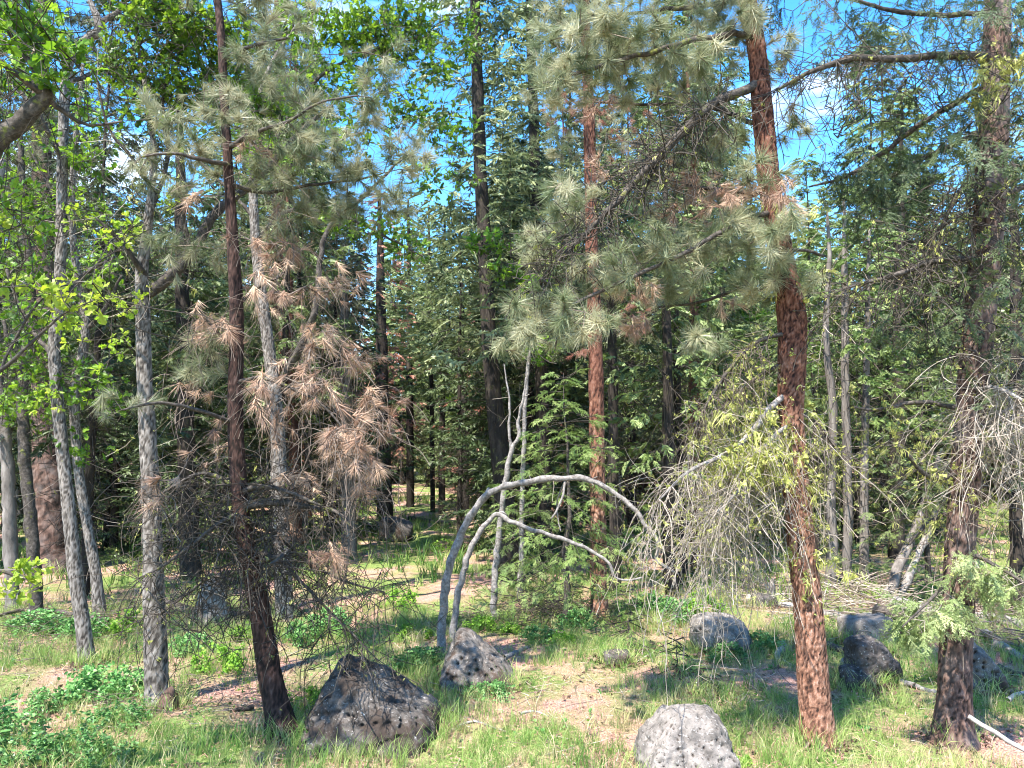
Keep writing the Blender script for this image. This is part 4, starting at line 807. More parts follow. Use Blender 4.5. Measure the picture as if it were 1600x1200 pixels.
fir('fir_tree', 'tiny bright fir seedling in the sunny grass', G(984, 1012), .78, .012, .12, .36, 'fir_bright', SPRAY, per=5, dz=.11, dens=1, droop=.1, bark='limb_dark', seed=13, sprk=.42, top=.05)
fir('fir_tree', 'smallest fir seedling, low in the grass between the seedling and the rounded boulder', G(1056, 1050), .5, .01, .08, .22, 'fir_bright', SPRAY, per=5, dz=.09, dens=1, droop=.1, bark='limb_dark', seed=14, sprk=.32, top=.04)
fir('fir_tree', 'fir seedling in shaded grass beside the orange pine', G(1112, 1085), .32, .008, .05, .2, 'fir', SPRAY, per=5, dz=.08, dens=1, droop=.1, bark='limb_dark', seed=15, sprk=.3, top=.04)
fir('fir_tree', 'young fir with grey-green boughs beside the thick fir trunk', G(1452, 925), 4.0, .06, .6, 1.15, 'fir', SPRAY, seg=.22, per=5, dz=.26, dens=1.1, droop=.3, bark='limb_dark', seed=16, sprk=.9)
midfir((1322, 918), [(1323, 922, 15), (1325, 800, 14), (1322, 650, 13), (1320, 500, 12), (1319, 400, 9), (1318, 290, 3)], 'slim pale trunk with a light green fir crown high against the sky', z0=3.6, Lm=1.7, mat='fir_bright', spr=SPRAY_MID, seed=17, bark='bark_far_grey', dead_below=70, per=5, dens=1)
midfir((1298, 918), [(1297, 922, 19), (1300, 850, 16), (1298, 760, 14), (1302, 640, 13), (1290, 520, 10), (1296, 400, 7), (1292, 320, 3)], 'grey crooked dead trunk left of the slim pale one', name='dead_tree', cat='dead tree', z0=60, Lm=1, mat='fir', spr=SPRAY_MID, bark='bark_far_grey', seed=18, dead_below=90, twigmat='twig_pale', lichn=80)
midfir((1350, 912), [(1350, 915, 15), (1350, 800, 13), (1352, 650, 12), (1356, 480, 8), (1358, 360, 3)], 'dull grey trunk right of the slim pale one, thick with twigs', z0=4.6, Lm=1.3, mat='fir', spr=SPRAY_MID, seed=19, bark='bark_far_grey', dead_below=160)
midfir((1400, 872), [(1400, 875, 24), (1402, 750, 22), (1404, 600, 20), (1406, 400, 16), (1408, 250, 8), (1410, 150, 3)], 'dark fir beyond the leaning dead poles', z0=2.4, Lm=2.0, mat='fir', spr=SPRAY_MID, seed=20, dead_below=80)
stem((1388, 942), [[(1386, 945, 16), (1402, 890, 15, .2), (1420, 850, 14, .4), (1440, 800, 12, .6), (1456, 750, 9, .8), (1466, 715, 6, 1.0)]], 'brown leaning dead pole, front one of the leaning pair', name='dead_pole', mat='bark_far_grey', cat='dead tree', seed=20)
stem((1408, 942), [[(1402, 942, 13), (1422, 895, 12, .2), (1440, 855, 11, .4), (1462, 800, 9, .7), (1472, 770, 5, .8)]], 'pale leaning dead pole, rear one of the leaning pair', name='dead_pole', mat='limb_grey', cat='dead tree', seed=23)
midfir((1590, 960), [(1592, 962, 26), (1590, 850, 24), (1588, 600, 20), (1586, 400, 14), (1584, 250, 5)], 'dark fir at the frame edge behind the thick old fir', z0=2.2, Lm=1.8, mat='fir_dark', spr=SPRAY_MID, seed=21, dead_below=150, lichn=100)

# ------------------------------------------------------------------ fallen wood
def log(pts_px, wd, label, mat='wood_dead', name='fallen_log', tw=6, seed=0, cat='fallen log', lift=0.):
    b = G(*pts_px[len(pts_px)//2]); root = Tree(name, label, cat, b); n = len(pts_px)
    pts = []; rad = []
    for i, q in enumerate(pts_px):
        g = G(*q); rr = wd/2*MPP(g[1])*(1-.45*i/(n-1)); g[2] += rr*.7+lift; pts.append(g); rad.append(rr)
    o = plain_tube('stem', pts, rad, M[mat], root.root, root.base, 9, .08, .22, seed)
    Q, W = smooth_path(pts, rad, .1); root.skel().seed(Q); root.skel().hang(list(range(len(Q))), tw, .08, .4, (0, 0, .4), 1, .15, .2); root.twigs('main', M['twig_pale'], .003, .01)
    return root
log([(1318, 1040), (1350, 1052), (1400, 1066), (1462, 1084)], 12, 'long grey fallen pole across the shaded grass', 'limb_grey', seed=1)
log([(1292, 1012), (1320, 1022), (1345, 1036)], 14, 'dark rotting limb beside the mossy boulder', 'limb_dark', seed=2)
log([(1170, 940), (1215, 948), (1252, 952)], 13, 'bleached log behind the orange pine', seed=3)
log([(1222, 1012), (1216, 1030)], 15, 'short pale broken stub of wood in the grass', seed=4, tw=0)
log([(1282, 962), (1330, 968), (1380, 962)], 14, 'log lying across the brush pile', 'limb_grey', seed=5)
log([(1370, 968), (1430, 978), (1500, 992), (1560, 1010)], 22, 'thick dark fallen log running behind the thick fir', 'limb_dark', seed=6, lift=.05)
log([(1400, 955), (1470, 968), (1560, 975), (1640, 990)], 26, 'grey fallen trunk lying in the shade far beyond', 'limb_grey', seed=7)
log([(1540, 1000), (1590, 1030), (1640, 1055)], 18, 'grey log at the frame edge behind the peaked boulder', 'limb_grey', seed=8)
log([(1560, 1048), (1600, 1060), (1650, 1068)], 12, 'thin dark branch on the ground at the frame edge', 'limb_dark', seed=9)
log([(1574, 1098), (1588, 1088), (1610, 1082)], 8, 'small forked pale stick at the frame edge', seed=10, tw=3)
log([(788, 1032), (810, 1020), (832, 1010)], 9, 'grey stick on the ground past the pitted boulder', 'limb_grey', seed=11, tw=2)
log([(812, 1118), (835, 1112), (856, 1120)], 5, 'thin curved bleached stick in the near grass', seed=12, tw=3)
log([(640, 812), (680, 818), (730, 824)], 8, 'dark log lying across the far end of the clearing', 'limb_dark', seed=13)
log([(500, 768), (560, 772), (600, 772)], 8, 'distant grey log beyond the dead trunk', 'limb_grey', seed=14)
log([(258, 952), (300, 962), (360, 968), (410, 962)], 20, 'rotting brown log behind the grey oak', 'limb_dark', seed=15)
log([(170, 985), (120, 975), (60, 965), (0, 972)], 9, 'dark fallen branch among the oak stems', 'limb_dark', seed=16, lift=.1)
log([(395, 1108), (370, 1112), (350, 1110)], 7, 'black twig on the ground near the leaning pine', 'limb_dark', seed=17, tw=2)
log([(700, 1145), (740, 1128), (775, 1140)], 4, 'slim pale twig beyond the dark sloping boulder', seed=18, tw=4)
# leaning pale branch against the thick fir
bb = G(1598, 1176); q = [P(1514, 1120, 6.75), P(1555, 1145, 6.6), P(1600, 1172, 6.5), P(1640, 1200, 6.4)]
Tq = Tree('fallen_branch', 'smooth white fallen branch leaning from the foot of the thick fir', 'fallen branch', bb)
plain_tube('stem', q, [.02, .021, .019, .014], M['wood_dead'], Tq.root, Tq.base, 8, .08, .15, 3)
# stump pieces
def stump(px, py, w_, h_, label, mat, seed=0):
    g = G(px, py); r = w_/2*MPP(g[1]); H = h_*MPP(g[1]); T_ = Tree('tree_stump', label, 'stump', g)
    pts = [g+(0, 0, -.05), g+(0, 0, H*.3), g+(.01, 0, H*.7), g+(.02, 0, H)]; relief_trunk('stem', pts, [r*1.1, r, r*.9, r*.8], M[mat], T_.root, g, 26, .04, .03, 3, .015, .3, seed)
    plain_tube('broken_top', [pts[-1]+(-.01, 0, -.02), pts[-1]+(r*.1, 0, .05)], [r*.72, r*.45], M[mat], T_.root, g, 9, .05, .4, seed)
stump(330, 968, 46, 52, 'grey broken stump draped with dead twigs behind the grey oak', 'bark_oak', 3)
stump(1205, 945, 12, 34, 'small pale stump in the shade of the far twigs', 'bark_oak', 4)
stump(262, 1108, 26, 22, 'rotten brown stump hugging the foot of the grey oak', 'bark_fir', 5)
# ------------------------------------------------------------------ shrubs
def make_shrub(n, rad, H, mat, tpl, sc, seed):
    r = np.random.default_rng(seed); sk = Skel(); sk.seed([np.array((r.normal(0, rad*.25), r.normal(0, rad*.25), 0)) for _ in range(7)])
    a = r.random(n)*6.283; q = np.sqrt(r.random(n)); h = H*(.15+1.1*r.random(n)**1.3)*(1-.35*q*q); a = a+.5*np.sin(a*3+seed); q = q*(.7+.5*np.sin(a*2+seed*2)**2)
    sk.connect(np.stack((np.cos(a)*q*rad, np.sin(a)*q*rad, h), 1), .05, .1)
    t = sk.twigs(.0022, .008, 3); tp = np.array([sk.p[i] for i in sk.tips]); td = np.array(sk.tdir)
    extra = rng.integers(0, len(sk.p), n); tp = np.concatenate((tp, np.array([sk.p[i] for i in extra])+rng.normal(0, .02, (n, 3)))); td = np.concatenate((td, rng.normal(0, 1, (n, 3))+(0, 0, 1.2)))
    keep = tp[:, 2] > H*.18; tp = tp[keep]; td = td[keep]
    V, F, A = scatter(tpl, tp, dirs(td, -.3, .5), sc*(.7+.5*rng.random(len(tp))), .35)
    return (V, F, A, mat), (t[0], t[1], t[2])
PSH = [make_shrub(80, .44, .42, 'shrub', SNOW, 1.0, 1), make_shrub(120, .32, .32, 'shrub', SNOW, .9, 2), make_shrub(90, .26, .26, 'shrub_bright', SNOW, .8, 3), make_shrub(110, .36, .36, 'shrub_bright', HERB, 1.1, 4)]
MESHC = {}
def shrub(k, px, py, s, label, group=None, rot=None):
    g = G(px, py); T_ = thing('shrub', label, 'shrub', g, group); T_.rotation_euler.z = rnd.random()*6.28 if rot is None else rot; s *= .85; T_.scale = (s*(.85+.4*rnd.random()), s*(.8+.3*rnd.random()), s*(.65+.35*rnd.random()))
    if k not in MESHC:
        (V, F, A, mt), (tv, tf, ta) = PSH[k]
        a = mesh('foliage', V, [F], M[mt], None, {'var': A}); b_ = mesh('stems', tv, [tf], M['twig_mid'], None, {'var': ta}); MESHC[k] = (a.data, b_.data); a.parent = T_; b_.parent = T_; a['kind'] = b_['kind'] = 'stuff'
    else:
        for nm, d in zip(('foliage', 'stems'), MESHC[k]): o = bpy.data.objects.new(nm, d); link(o, T_); o['kind'] = 'stuff'
    return T_
for a in [(0, 40, 1192, 1.0, 'largest leafy snowberry bush in the near corner'), (0, 115, 1185, .85, 'broad-leaved bush beside the corner bush, nearer the oak'), (0, -20, 1160, 1.0, 'bush cut by the frame edge behind the corner bush'), (0, 170, 1198, .75, 'low broad-leaved bush at the very bottom, next to dry stalks'),
          (0, 190, 1135, .8, 'dark green bush at the foot of the grey oak'), (1, 150, 1090, 1.2, 'green bush behind the one at the oak foot'), (1, 75, 1115, 1.1, 'small bush between the bare patch and the corner bushes'), (1, 215, 1085, 1.1, 'little bush touching the near side of the grey oak'),
          (1, 130, 1000, 1.2, 'leafy bush around the base of the paired oak stems'), (1, 60, 985, 1.4, 'shaded bush beside the dark fallen branch'), (3, 205, 985, 1.3, 'sunlit bush between the paired stems and the grey oak'), (1, 300, 1020, 1.2, 'low bush right behind the grey oak'), (3, 345, 1050, 1.0, 'yellow-green plant between the grey oak and the leaning pine'),
          (1, 470, 1005, 1.1, 'small bush under the dark dead tangle'), (1, 520, 985, 1.2, 'leafy plant beneath the trailing dead twigs'), (3, 625, 950, 1.1, 'yellow-green bush in the open behind the sloping boulder'), (1, 655, 1045, 1.1, 'bush touching the shaded side of the pitted boulder'), (3, 640, 1000, .9, 'small light plant behind the bush of the pitted boulder'),
          (2, 752, 985, .95, 'lime green bush at the foot of the upright bare sapling'), (2, 795, 990, .9, 'brightest lime bush just past the upright bare sapling'), (2, 878, 1006, .75, 'lime sprig in front of the young light fir'), (1, 838, 1003, .85, 'bluish green plant in front of the brush under the young fir'),
          (3, 1100, 965, 1.1, 'low bright plant behind the rounded grey boulder'), (1, 1062, 968, 1.2, 'green clump between the seedling and the rounded boulder'), (1, 1020, 960, 1.2, 'shaded clump behind the bright seedling'), (1, 1135, 1030, 1.0, 'creeping green plant against the rounded boulder'), (1, 1190, 1015, 1.1, 'dark low plant past the rounded boulder'),
          (1, 770, 1090, .8, 'low herb at the sunny foot of the pitted boulder'), (1, 630, 1120, .8, 'leafy sprig growing over the sloping boulder'), (2, 1160, 1198, .45, 'tiny reddish tipped sprig at the foot of the pinholed boulder'), (3, 560, 800, 1.6, 'pale sunlit bush at the far side of the clearing'), (3, 700, 860, 1.2, 'bush by the bent stems in the far sun'), (3, 400, 1000, 1.1, 'small plant right behind the leaning pine'),
          (3, 480, 1105, .7, 'small leafy plant where the leaning pine meets the boulder'), (1, 900, 980, 1.0, 'dim bush in the brush under the young light fir'), (3, 1400, 1000, 1.0, 'tiny green plant on the blocky boulder side'), (1, 1450, 940, 1.2, 'green clump in the shade under the grey-green fir')]:
    shrub(*a)

# brush under the young fir and the dead-wood heap: twigs nobody could count
def brush(name, label, c_px, rx, ry, h, n, mat, L0, L1, seed=0, r0=.004):
    g = G(*c_px); r = np.random.default_rng(seed); sk = Skel()
    for _ in range(n):
        a = r.random()*6.283; q = math.sqrt(r.random()); x, y = g[0]+math.cos(a)*q*rx, g[1]+math.sin(a)*q*ry; z = float(hgt(x, y))+h*(1-q)*r.random()+.02
        d = unit(np.array((r.normal(), r.normal(), r.normal()*.22))); L = L0+(L1-L0)*r.random(); k = 3; prev = -1; p = np.array((x, y, z))
        for j in range(k+1):
            sk.p.append(p.copy()); sk.par.append(prev); sk.own.append(j == 0); prev = len(sk.p)-1; p = p+d*L/k; p[2] = max(p[2], float(hgt(p[0], p[1]))+.01); d = unit(d+r.normal(0, .12, 3))
    t = sk.twigs(r0, r0*4, 4); o = mesh(name, t[0], [t[1]], M[mat], None, {'var': t[2]}); o['kind'] = 'stuff'; o['label'] = label; return o
brush('fallen_twigs', 'dark heap of dead twigs under the young fir', (850, 965), 1.0, .7, .55, 420, 'twig_dark', .2, .9, 1)
brush('fallen_twigs', 'bleached sticks heaped on the bare patch behind the pines', (1320, 938), 2.2, 1.6, .28, 230, 'twig_pale', .3, 1.5, 2, .007)
brush('fallen_twigs', 'grey dead sticks mixed into the far heap', (1330, 930), 2.6, 1.8, .35, 260, 'twig_mid', .3, 1.4, 12, .007)
brush('fallen_twigs', 'dark fallen branches heaped in the shade', (1540, 985), 2.2, 1.8, .35, 260, 'twig_mid', .3, 1.5, 3, .008)
brush('fallen_twigs', 'fallen twigs around the oak stems', (150, 985), 2.4, 1.6, .35, 360, 'twig_mid', .2, 1.0, 4, .004)
brush('fallen_twigs', 'fallen twigs scattered over the forest floor', (800, 1000), 9, 5.5, .02, 520, 'twig_mid', .08, .5, 5, .0035)
brush('fallen_twigs', 'pale broken sticks scattered over the near ground', (800, 1060), 6, 2.6, .02, 420, 'twig_pale', .06, .3, 15, .003)
brush('fallen_twigs', 'small dead twigs at the foot of the leaning pine', (330, 1090), 1.4, .8, .2, 200, 'twig_mid', .1, .5, 6, .003)

# ------------------------------------------------------------------ grass, herbs, litter
def pn(x, y, s, o=0): return np.array([mn.noise(Vector((a*s+o, b_*s, o*.7))) for a, b_ in zip(x, y)])
def field(n, y0, y1, seed):
    r = np.random.default_rng(seed); y = np.sqrt(y0*y0+(y1*y1-y0*y0)*r.random(n)); x = (r.random(n)*2-1)*(y*.78+.6); return x, y
BARE = [(900, 1100, .7, .45), (1500, 1170, 1.2, .35), (1080, 1050, 1.3, .45), (90, 1060, .8, .5), (1330, 950, 2.4, 1.6), (700, 930, 1.0, 1.6), (1150, 1060, 1.2, .4), (1000, 1000, .9, .5), (870, 1060, 1.0, .5), (1560, 1080, 1.2, .5), (590, 900, 1.5, 1.8), (390, 1130, .6, .4)]
BG = [(G(a, b_)[:2], c, d) for a, b_, c, d in BARE]
def keepmask(x, y):
    k = np.ones(len(x))
    for g, rx, ry in BG: k = np.minimum(k, np.clip(((x-g[0])/rx)**2+((y-g[1])/ry)**2, 0.15, 1))
    return k
def scatter_field(name, label, tpls, mat, n, y0, y1, sc, seed, thr=-.1, lift=0., ns=.9):
    x, y = field(n, y0, y1, seed); dn = pn(x, y, ns, seed)+.5*pn(x, y, ns*3, seed+3)+(keepmask(x, y)-1)*.75
    k = dn > thr; x, y, dn = x[k], y[k], dn[k]; z = hgt(x, y)+lift
    d = np.tile((0, 0, 1.), (len(x), 1))+rng.normal(0, .12, (len(x), 3)); s = sc*(.45+.6*rng.random(len(x))+.5*np.clip(dn-thr, 0, .8))
    va = np.clip(.45+.5*pn(x, y, .6, seed+9)+rng.normal(0, .22, len(x)), 0, 1)
    V, F, A = scatter(tpls, np.stack((x, y, z), 1), d, s, 0, va)
    o = mesh(name, V, [F], M[mat], None, {'var': A}); o['kind'] = 'stuff'; o['label'] = label; return o
scatter_field('grass', 'green grass tufts in a darker, shaded tone', GRASS, 'grass', 9500, 5.0, 13, .70, 1, -.12)
scatter_field('grass', 'yellow-tipped grass in a painted sunlit tone', GRASS, 'grass_lit', 9500, 4.8, 13, .6, 2, -.08, ns=.6)
scatter_field('grass', 'straw coloured grass over the needle litter', GRASS, 'straw', 3200, 4.8, 14, .62, 14, -.3, ns=.5)
scatter_field('grass', 'thin grass among the far trunks', GRASS_FAR, 'grass', 4200, 13, 38, 1.0, 3, -.2, ns=.35)
scatter_field('grass', 'pale far grass', GRASS_FAR, 'grass_lit', 4500, 13, 38, .8, 4, -.1, ns=.25)
scatter_field('low_plants', 'low leafy ground plants', HERB, 'shrub', 6800, 5.0, 15, .85, 5, -.06, .02)
scatter_field('low_plants', 'yellow-green ground plants', HERB, 'shrub_bright', 5200, 5.0, 20, .75, 6, .12, .02, ns=.7)
scatter_field('low_plants', 'larger leafy ground plants among the oaks', SNOW, 'shrub', 2600, 5.4, 20, 1.0, 7, .06, .05, ns=.7)
# taller tufts and litter banked against trunks and boulders
sx = []; 
for o_ in list(bpy.data.objects):
    if o_.parent is None and 4 < o_.location.y < 14 and o_.get('category') in ('pine tree', 'fir tree', 'oak tree', 'boulder', 'dead sapling', 'stump', 'dead tree'):
        bo = o_.get('category') == 'boulder'; W_ = (o_.bound_box[6][0]-o_.bound_box[0][0])/2 if bo else .16; D_ = (o_.bound_box[6][1]-o_.bound_box[0][1])/2 if bo else .16
        for k_ in range(46 if bo else 20):
            a_ = rnd.random()*6.283; f_ = 1.0+.3*rnd.random(); sx.append((o_.location.x+math.cos(a_)*W_*f_*.95, o_.location.y+math.sin(a_)*D_*f_*.95))
sx = np.array(sx); V, F, A = scatter(GRASS, np.stack((sx[:, 0], sx[:, 1], hgt(sx[:, 0], sx[:, 1])), 1), np.tile((0, 0, 1.), (len(sx), 1))+rng.normal(0, .2, (len(sx), 3)), .45+.5*rng.random(len(sx)), 0)
o = mesh('grass', V, [F], M['grass_lit'], None, {'var': A}); o['kind'] = 'stuff'; o['label'] = 'grass tufts against trunks and boulders'
sy = np.repeat(sx, 5, 0)+rng.normal(0, .09, (len(sx)*5, 2)); V, F, A = scatter([t_leaves(2, .035, RHOMB, 1, .02, seed=91), t_leaves(1, .05, LOBE, 1, .01, seed=92), t_clump(5, .02, .012, 93)], np.stack((sy[:, 0], sy[:, 1], hgt(sy[:, 0], sy[:, 1])+.025), 1), rng.normal(0, 1, (len(sy), 3))*(1, 1, .3), .7+.9*rng.random(len(sy)), .5)
o = mesh('fallen_leaves', V, [F], M['litter_brown'], None, {'var': A}); o['kind'] = 'stuff'; o['label'] = 'bark flakes and leaves banked at the foot of trunks and boulders'
# fallen needles and old leaves
x, y = field(38000, 4.8, 15, 8); z = hgt(x, y)+.012+.02*rng.random(len(x)); a = rng.random(len(x))*6.283; L = .05+.07*rng.random(len(x))
dv = np.stack((np.cos(a), np.sin(a), rng.normal(0, .15, len(x))), 1)*L[:, None]; wv = np.stack((-np.sin(a), np.cos(a), 0*a), 1)*.0035
Pp = np.stack((x, y, z), 1); V = np.stack((Pp-wv, Pp+wv, Pp+dv), 1).reshape(-1, 3)
o = mesh('fallen_needles', V, [np.arange(len(V)).reshape(-1, 3)], M['litter'], None, {'var': np.repeat(rng.random(len(x)), 3)}); o['kind'] = 'stuff'; o['label'] = 'pinkish tan fallen pine needles'

# ------------------------------------------------------------------ the forest behind: a few kinds, each copied tree by tree
def copy_tree(root, loc, rz, s, label, group):
    r = root.copy(); COL.objects.link(r); r.location = loc; r.rotation_euler.z = rz; r.scale = (s, s, s); r['label'] = label; r['group'] = group
    for ch in KIDS[root.name]:
        c = ch.copy(); COL.objects.link(c); c.parent = r
    return r
O = (0, -60, 0)
protos = []
def proto(kind, *a, **k):
    T_ = fir(*a, **k); protos.append((kind, T_)); return T_
proto('fir', 'fir_tree', 'x', O, 12, .15, .7, 2.3, 'fir', SPRAY_FAR, per=6, dz=.34, seed=101, sprk=1.2, cone=1.3, dead_below=20)
proto('fir', 'fir_tree', 'x', O, 15, .18, 2.5, 2.2, 'fir_blue', SPRAY_FAR, per=5, dz=.36, seed=102, sprk=1.2, dens=.9, dead_below=80, lichn=60)
proto('fir', 'fir_tree', 'x', O, 9, .12, .5, 1.9, 'fir_dark', SPRAY_FAR, per=6, dz=.3, seed=103, sprk=1.25, cone=1.4)
proto('pole', 'fir_tree', 'x', O, 15, .13, 4.5, 1.7, 'fir', SPRAY_FAR, per=5, dz=.36, seed=104, sprk=1.2, dead_below=280, lichn=100)
proto('pole', 'fir_tree', 'x', O, 13, .11, 3.4, 1.6, 'fir_dark', SPRAY_FAR, per=5, dz=.36, seed=105, sprk=1.2, dead_below=320)
proto('pine', 'pine_tree', 'x', O, 16, .2, 6, 2.3, 'pine_far', TUFT_FAR, per=5, dz=.45, seed=106, bark='bark_far_red', cat='pine tree', dead_below=60, sprk=1.2)
proto('brown', 'fir_tree', 'x', O, 8, .09, 1.5, 1.3, 'pinkdead', SPRAY_FAR, per=5, dz=.36, seed=107, dens=.5, dead_below=160, twigmat='twig_mid')
proto('small', 'fir_tree', 'x', O, 4.5, .06, .3, 1.2, 'fir', SPRAY_FAR, per=6, dz=.26, seed=108, sprk=.8)
def proto_oak(seed):
    r = np.random.default_rng(seed); T_ = Tree('oak_tree', 'x', 'oak tree', O); B = T_.base
    pts = [B+np.array((r.normal(0, .12)*(i > 0), r.normal(0, .12)*(i > 0), i*1.25-.03)) for i in range(6)]; plain_tube('trunk', pts, [.13, .12, .105, .09, .06, .02], M['bark_far_grey'], T_.root, B, 8, .3, .15, seed)
    Q, W = smooth_path(pts, [1]*6, .3); sk = T_.skel(); sk.seed(Q[5:]); n = 420; a = r.random(n)*6.283; q = r.random(n)**.5; h = 2.0+5.6*r.random(n); rr = 2.3*np.sin(np.clip((h-1.2)/6.8, 0, 1)*np.pi)**.7
    sk.connect(B+np.stack((np.cos(a)*q*rr, np.sin(a)*q*rr, h), 1), 0, .12); tp = np.array([sk.p[i] for i in sk.tips]); td = np.array(sk.tdir)
    T_.put(OAK_FAR, 'leaves', M['oak'], np.repeat(tp, 3, 0)+rng.normal(0, .12, (len(tp)*3, 3)), dirs(np.repeat(td, 3, 0), -.2, .7), 1.35, .3); T_.twigs('main', M['twig_dark'], .006, .05, 3); return T_
flake_n = 5200; fx, fy = field(flake_n, 4.8, 13, 18); fz = hgt(fx, fy)+.02
fd = rng.normal(0, 1, (flake_n, 3))*(1, 1, .25); V, F, A = scatter([t_leaves(2, .035, RHOMB, 1, .02, seed=91), t_leaves(1, .05, LOBE, 1, .01, seed=92), t_clump(5, .02, .012, 93)], np.stack((fx, fy, fz), 1), fd, .6+.9*rng.random(flake_n)**2, .6)
o = mesh('fallen_leaves', V, [F], M['litter_brown'], None, {'var': A}); o['kind'] = 'stuff'; o['label'] = 'brown leaves and bark flakes on the forest floor'
protos.append(('oak', proto_oak(1))); protos.append(('oak', proto_oak(2)))
protos.append(('snag', fir('dead_tree', 'x', O, 9, .075, 60, 1, 'fir', SPRAY_FAR, seed=109, bark='bark_far_grey', dead_below=230, twigmat='twig_mid', cat='dead tree', lichn=60)))
KIDS = {T_.root.name: list(T_.root.children) for _, T_ in protos}
HT = {0: 12, 1: 15, 2: 9, 3: 15, 4: 13, 5: 16, 6: 8, 7: 4.5, 8: 7.5, 9: 7.5, 10: 9}
LAB = {'snag': ('thin grey dead pole bristling with bare twigs', 'thin grey dead poles'), 'fir': ('dense green fir crowded in the dark stand beyond the clearing', 'dense firs in the stand'), 'pole': ('thin fir with bare twiggy lower trunk among the far trunks', 'thin bare-trunked firs in the stand'),
       'pine': ('far pine with reddish trunk and high tufted crown', 'far red-trunked pines'), 'brown': ('rust-brown dying conifer among the green far trees', 'rust-brown dying conifers'), 'small': ('small understory fir between the far trunks', 'small understory firs'), 'oak': ('leafy green oak among the farther trees', 'leafy oaks farther in')}
# how high the trees may reach in the picture where sky shows through
def limit(px, Y):
    if 150 < px < 230: return 330 if Y > 14 else 150
    if 650 < px < 730: return 310
    if 730 <= px < 800: return 60
    if 1215 < px < 1340: return 380 if Y > 18 else 210

    return -60
placed = [(b_[0], b_[1]) for b_ in [G(*q) for q in [(795, 905), (852, 880), (937, 968), (962, 930), (1048, 932), (85, 890), (300, 905), (545, 872), (455, 850), (600, 812), (885, 978), (820, 935), (1452, 925), (1322, 918), (1298, 918), (1350, 912), (1400, 872), (1590, 960), (440, 968), (690, 802), (641, 792), (728, 822)]]]
used = set(); count = 0
R2 = random.Random(11)
def clear(px, Y):
    if Y < 13 and 330 < px < 1500: return True
    if 470 < px < 830 and Y < 19: return True
    if 600 < px < 705 and Y < 42: return True
    if 1150 < px < 1420 and Y < 17: return True
    if 250 < px < 420 and Y < 15: return True
    return False
tries = 0
while count < 330 and tries < 16000:
    tries += 1
    Y = 11+(R2.random()**.62)*44; px = -330+R2.random()*2260; x = (px-800)/1200*Y
    if clear(px, Y): continue
    md = .75 if Y < 22 else 1.0
    if any((x-a)**2+(Y-b_)**2 < md*md for a, b_ in placed): continue
    u = R2.random()
    if px < 420: k = R2.choice([8, 0, 1, 2, 3, 4, 4, 3, 10, 2] if Y > 14 else [4, 3, 10, 4])
    elif u < .12: k = 7
    elif u < .20: k = 6
    elif u < .27: k = R2.choice([8, 9])
    else: k = R2.choice([0, 1, 1, 2, 3, 3, 4, 0, 1, 5, 10])
    if k == 6 and (Y < 24 or not 420 < px < 760): k = 10 if Y < 30 else 1
    if 1180 < px < 1460 and Y < 24: k = R2.choice([3, 4, 7, 3])
    if 480 < px < 720 and Y > 24 and R2.random() < .25: k = 6
    s = .8+.5*R2.random(); gz = float(hgt(x, Y)); ph = lambda s_: proj((x, Y, gz+HT[k]*s_))[1]
    lim = limit(px, Y)+R2.uniform(-30, 60)
    if ph(s) < lim:
        want = (700-lim)/1200*Y+2.4; s = want/HT[k]
        if s < .55: k = 7 if px > 420 else 8; s = min(want/HT[k], 1.5)
        if s < .4: continue
    kind, T_ = protos[k]; lb, gp = LAB[kind]
    loc = (x, Y, gz)
    if k not in used:
        used.add(k); r_ = T_.root; r_.location = loc; r_.scale = (s, s, s); r_['label'] = lb; r_['group'] = gp; r_.rotation_euler.z = R2.random()*6.28
    else: copy_tree(T_.root, loc, R2.random()*6.28, s, lb, gp)
    placed.append((x, Y)); count += 1
# each copy named by where it stands
PLACE = [(-9999, 0, 'beyond the frame edge on the oak side'), (0, 136, 'behind the edge oaks'), (136, 246, 'between the twin oaks and the grey oak'), (246, 440, 'between the grey oak and the leaning pine'), (440, 600, 'between the leaning pine and the far gap'),
         (600, 720, 'in line with the far gap'), (720, 937, 'between the bent stems and the red-barked pine'), (937, 1048, 'just past the red-barked pine'), (1048, 1277, 'behind the twig curtain'), (1277, 1490, 'between the orange pine and the thick fir'), (1490, 1600, 'past the thick fir'), (1600, 99999, 'beyond the frame edge on the fir side')]
SHORT = {'fir': 'dense green fir', 'pole': 'thin twiggy-trunked fir', 'pine': 'reddish high-crowned pine', 'brown': 'rust-brown dying conifer', 'small': 'small understory fir', 'oak': 'leafy green oak', 'snag': 'bare grey dead pole'}
RANK = ['nearest', 'second nearest', 'third nearest', 'fourth nearest']
GK = {v[1]: k_ for k_, v in LAB.items()}; cell = {}
for o in bpy.data.objects:
    if o.parent is None and o.get('group') in GK:
        x_ = 800+1200*o.location.x/o.location.y
        for a_, b_, w_ in PLACE:
            if a_ <= x_ < b_: cell.setdefault((GK[o['group']], w_), []).append(o)
for (k_, w_), lst in cell.items():
    lst.sort(key=lambda q: q.location.y)
    for i_, o in enumerate(lst):
        if len(lst) == 1: o['label'] = 'only %s %s' % (SHORT[k_], w_)
        elif i_ < 4: o['label'] = '%s, %s %s' % (SHORT[k_], RANK[i_], w_)
        else: o['label'] = 'far %s standing %s' % (SHORT[k_], w_); o['group'] = o['group']+' '+w_
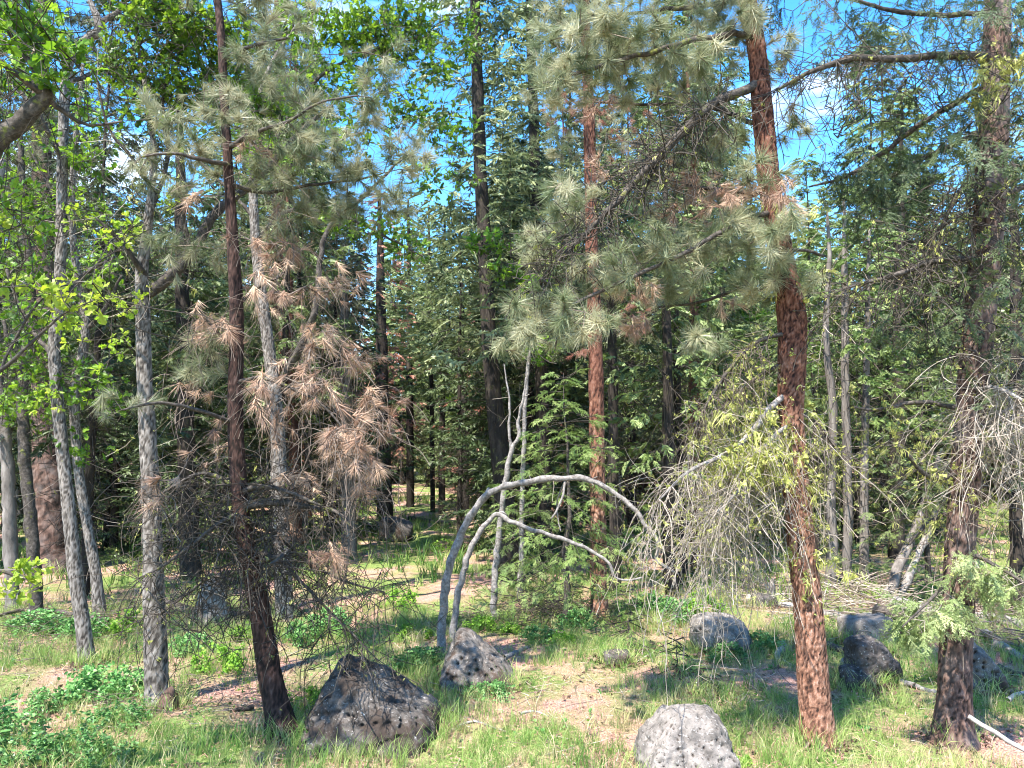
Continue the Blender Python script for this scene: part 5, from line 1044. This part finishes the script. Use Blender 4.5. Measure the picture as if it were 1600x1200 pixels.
# the wood farther off, one mass
LOW = []
def lowfir(seed, Hh):
    r = np.random.default_rng(seed); n = 330; z = Hh*(.08+.92*r.random(n)**1.2); rr = 1.9*(1-z/Hh)**.8+.15; a = r.random(n)*6.283
    p = np.stack((np.cos(a)*rr*.4, np.sin(a)*rr*.4, z), 1); d = np.stack((np.cos(a), np.sin(a), -.25+0*a), 1); y_ = np.stack((-np.sin(a), np.cos(a), 0*a), 1)*(.14+.16*r.random(n))[:, None]; l = (rr*.75+.2)[:, None]
    V = np.stack((p, p+d*l*.6+y_, p+d*l+(0, 0, -.1), p+d*l*.6-y_), 1).reshape(-1, 3); i = np.arange(n)*4
    F = np.concatenate((np.stack((i, i+1, i+2), 1), np.stack((i, i+2, i+3), 1))); k = len(V)
    V = np.concatenate((V, [(-.13, 0, 0), (.13, 0, 0), (0, 0, Hh), (0, -.13, 0), (0, .13, 0)])); F = np.concatenate((F, [(k, k+1, k+2), (k+3, k+4, k+2)])); return V, F
LOW = [lowfir(s, 12+s) for s in range(4)]
pos = []; tr_ = 0
while len(pos) < 150:
    Y = R2.uniform(48, 130); px = R2.uniform(-350, 1950); x = (px-800)/1200*Y; pos.append((x, Y, float(hgt(x, Y))-.1))
pos = np.array(pos); r_ = np.random.default_rng(5); a = r_.random(len(pos))*6.283
VV = []; FF = []; AA = []; off = 0
for (x, Y, z), an in zip(pos, a):
    tv, tf = LOW[int(an*50) % 4]; px = 800+1200*x/Y; want = (700-(limit(px, Y)+60*r_.random()))/1200*Y+2.4; s = min(1.5, want/13.)*(.8+.25*r_.random()); c, sn = math.cos(an), math.sin(an)
    v = tv*s; v = np.stack((v[:, 0]*c-v[:, 1]*sn, v[:, 0]*sn+v[:, 1]*c, v[:, 2]), 1)+(x, Y, z); VV.append(v); FF.append(tf+off); off += len(v); AA.append(np.clip(r_.normal(.45, .2)+r_.normal(0, .15, len(v)), 0, 1))
o = mesh('distant_forest', np.concatenate(VV), [np.concatenate(FF)], M['fir'], None, {'var': np.concatenate(AA)}); o['kind'] = 'stuff'; o['label'] = 'distant conifer forest behind everything'
import collections
cc = collections.Counter()
for m_ in bpy.data.meshes: cc[m_.name.split('.')[0]] += len(m_.loops)-2*len(m_.polygons)
print('BIG', cc.most_common(14))
for m_ in sorted(bpy.data.meshes, key=lambda q: -len(q.polygons))[:22]: print('BIG', m_.name, len(m_.polygons), m_.users)
print('OBJ', len(bpy.data.objects), 'TRIS', sum(len(m_.loops)-2*len(m_.polygons) for m_ in bpy.data.meshes), 'bg', count)
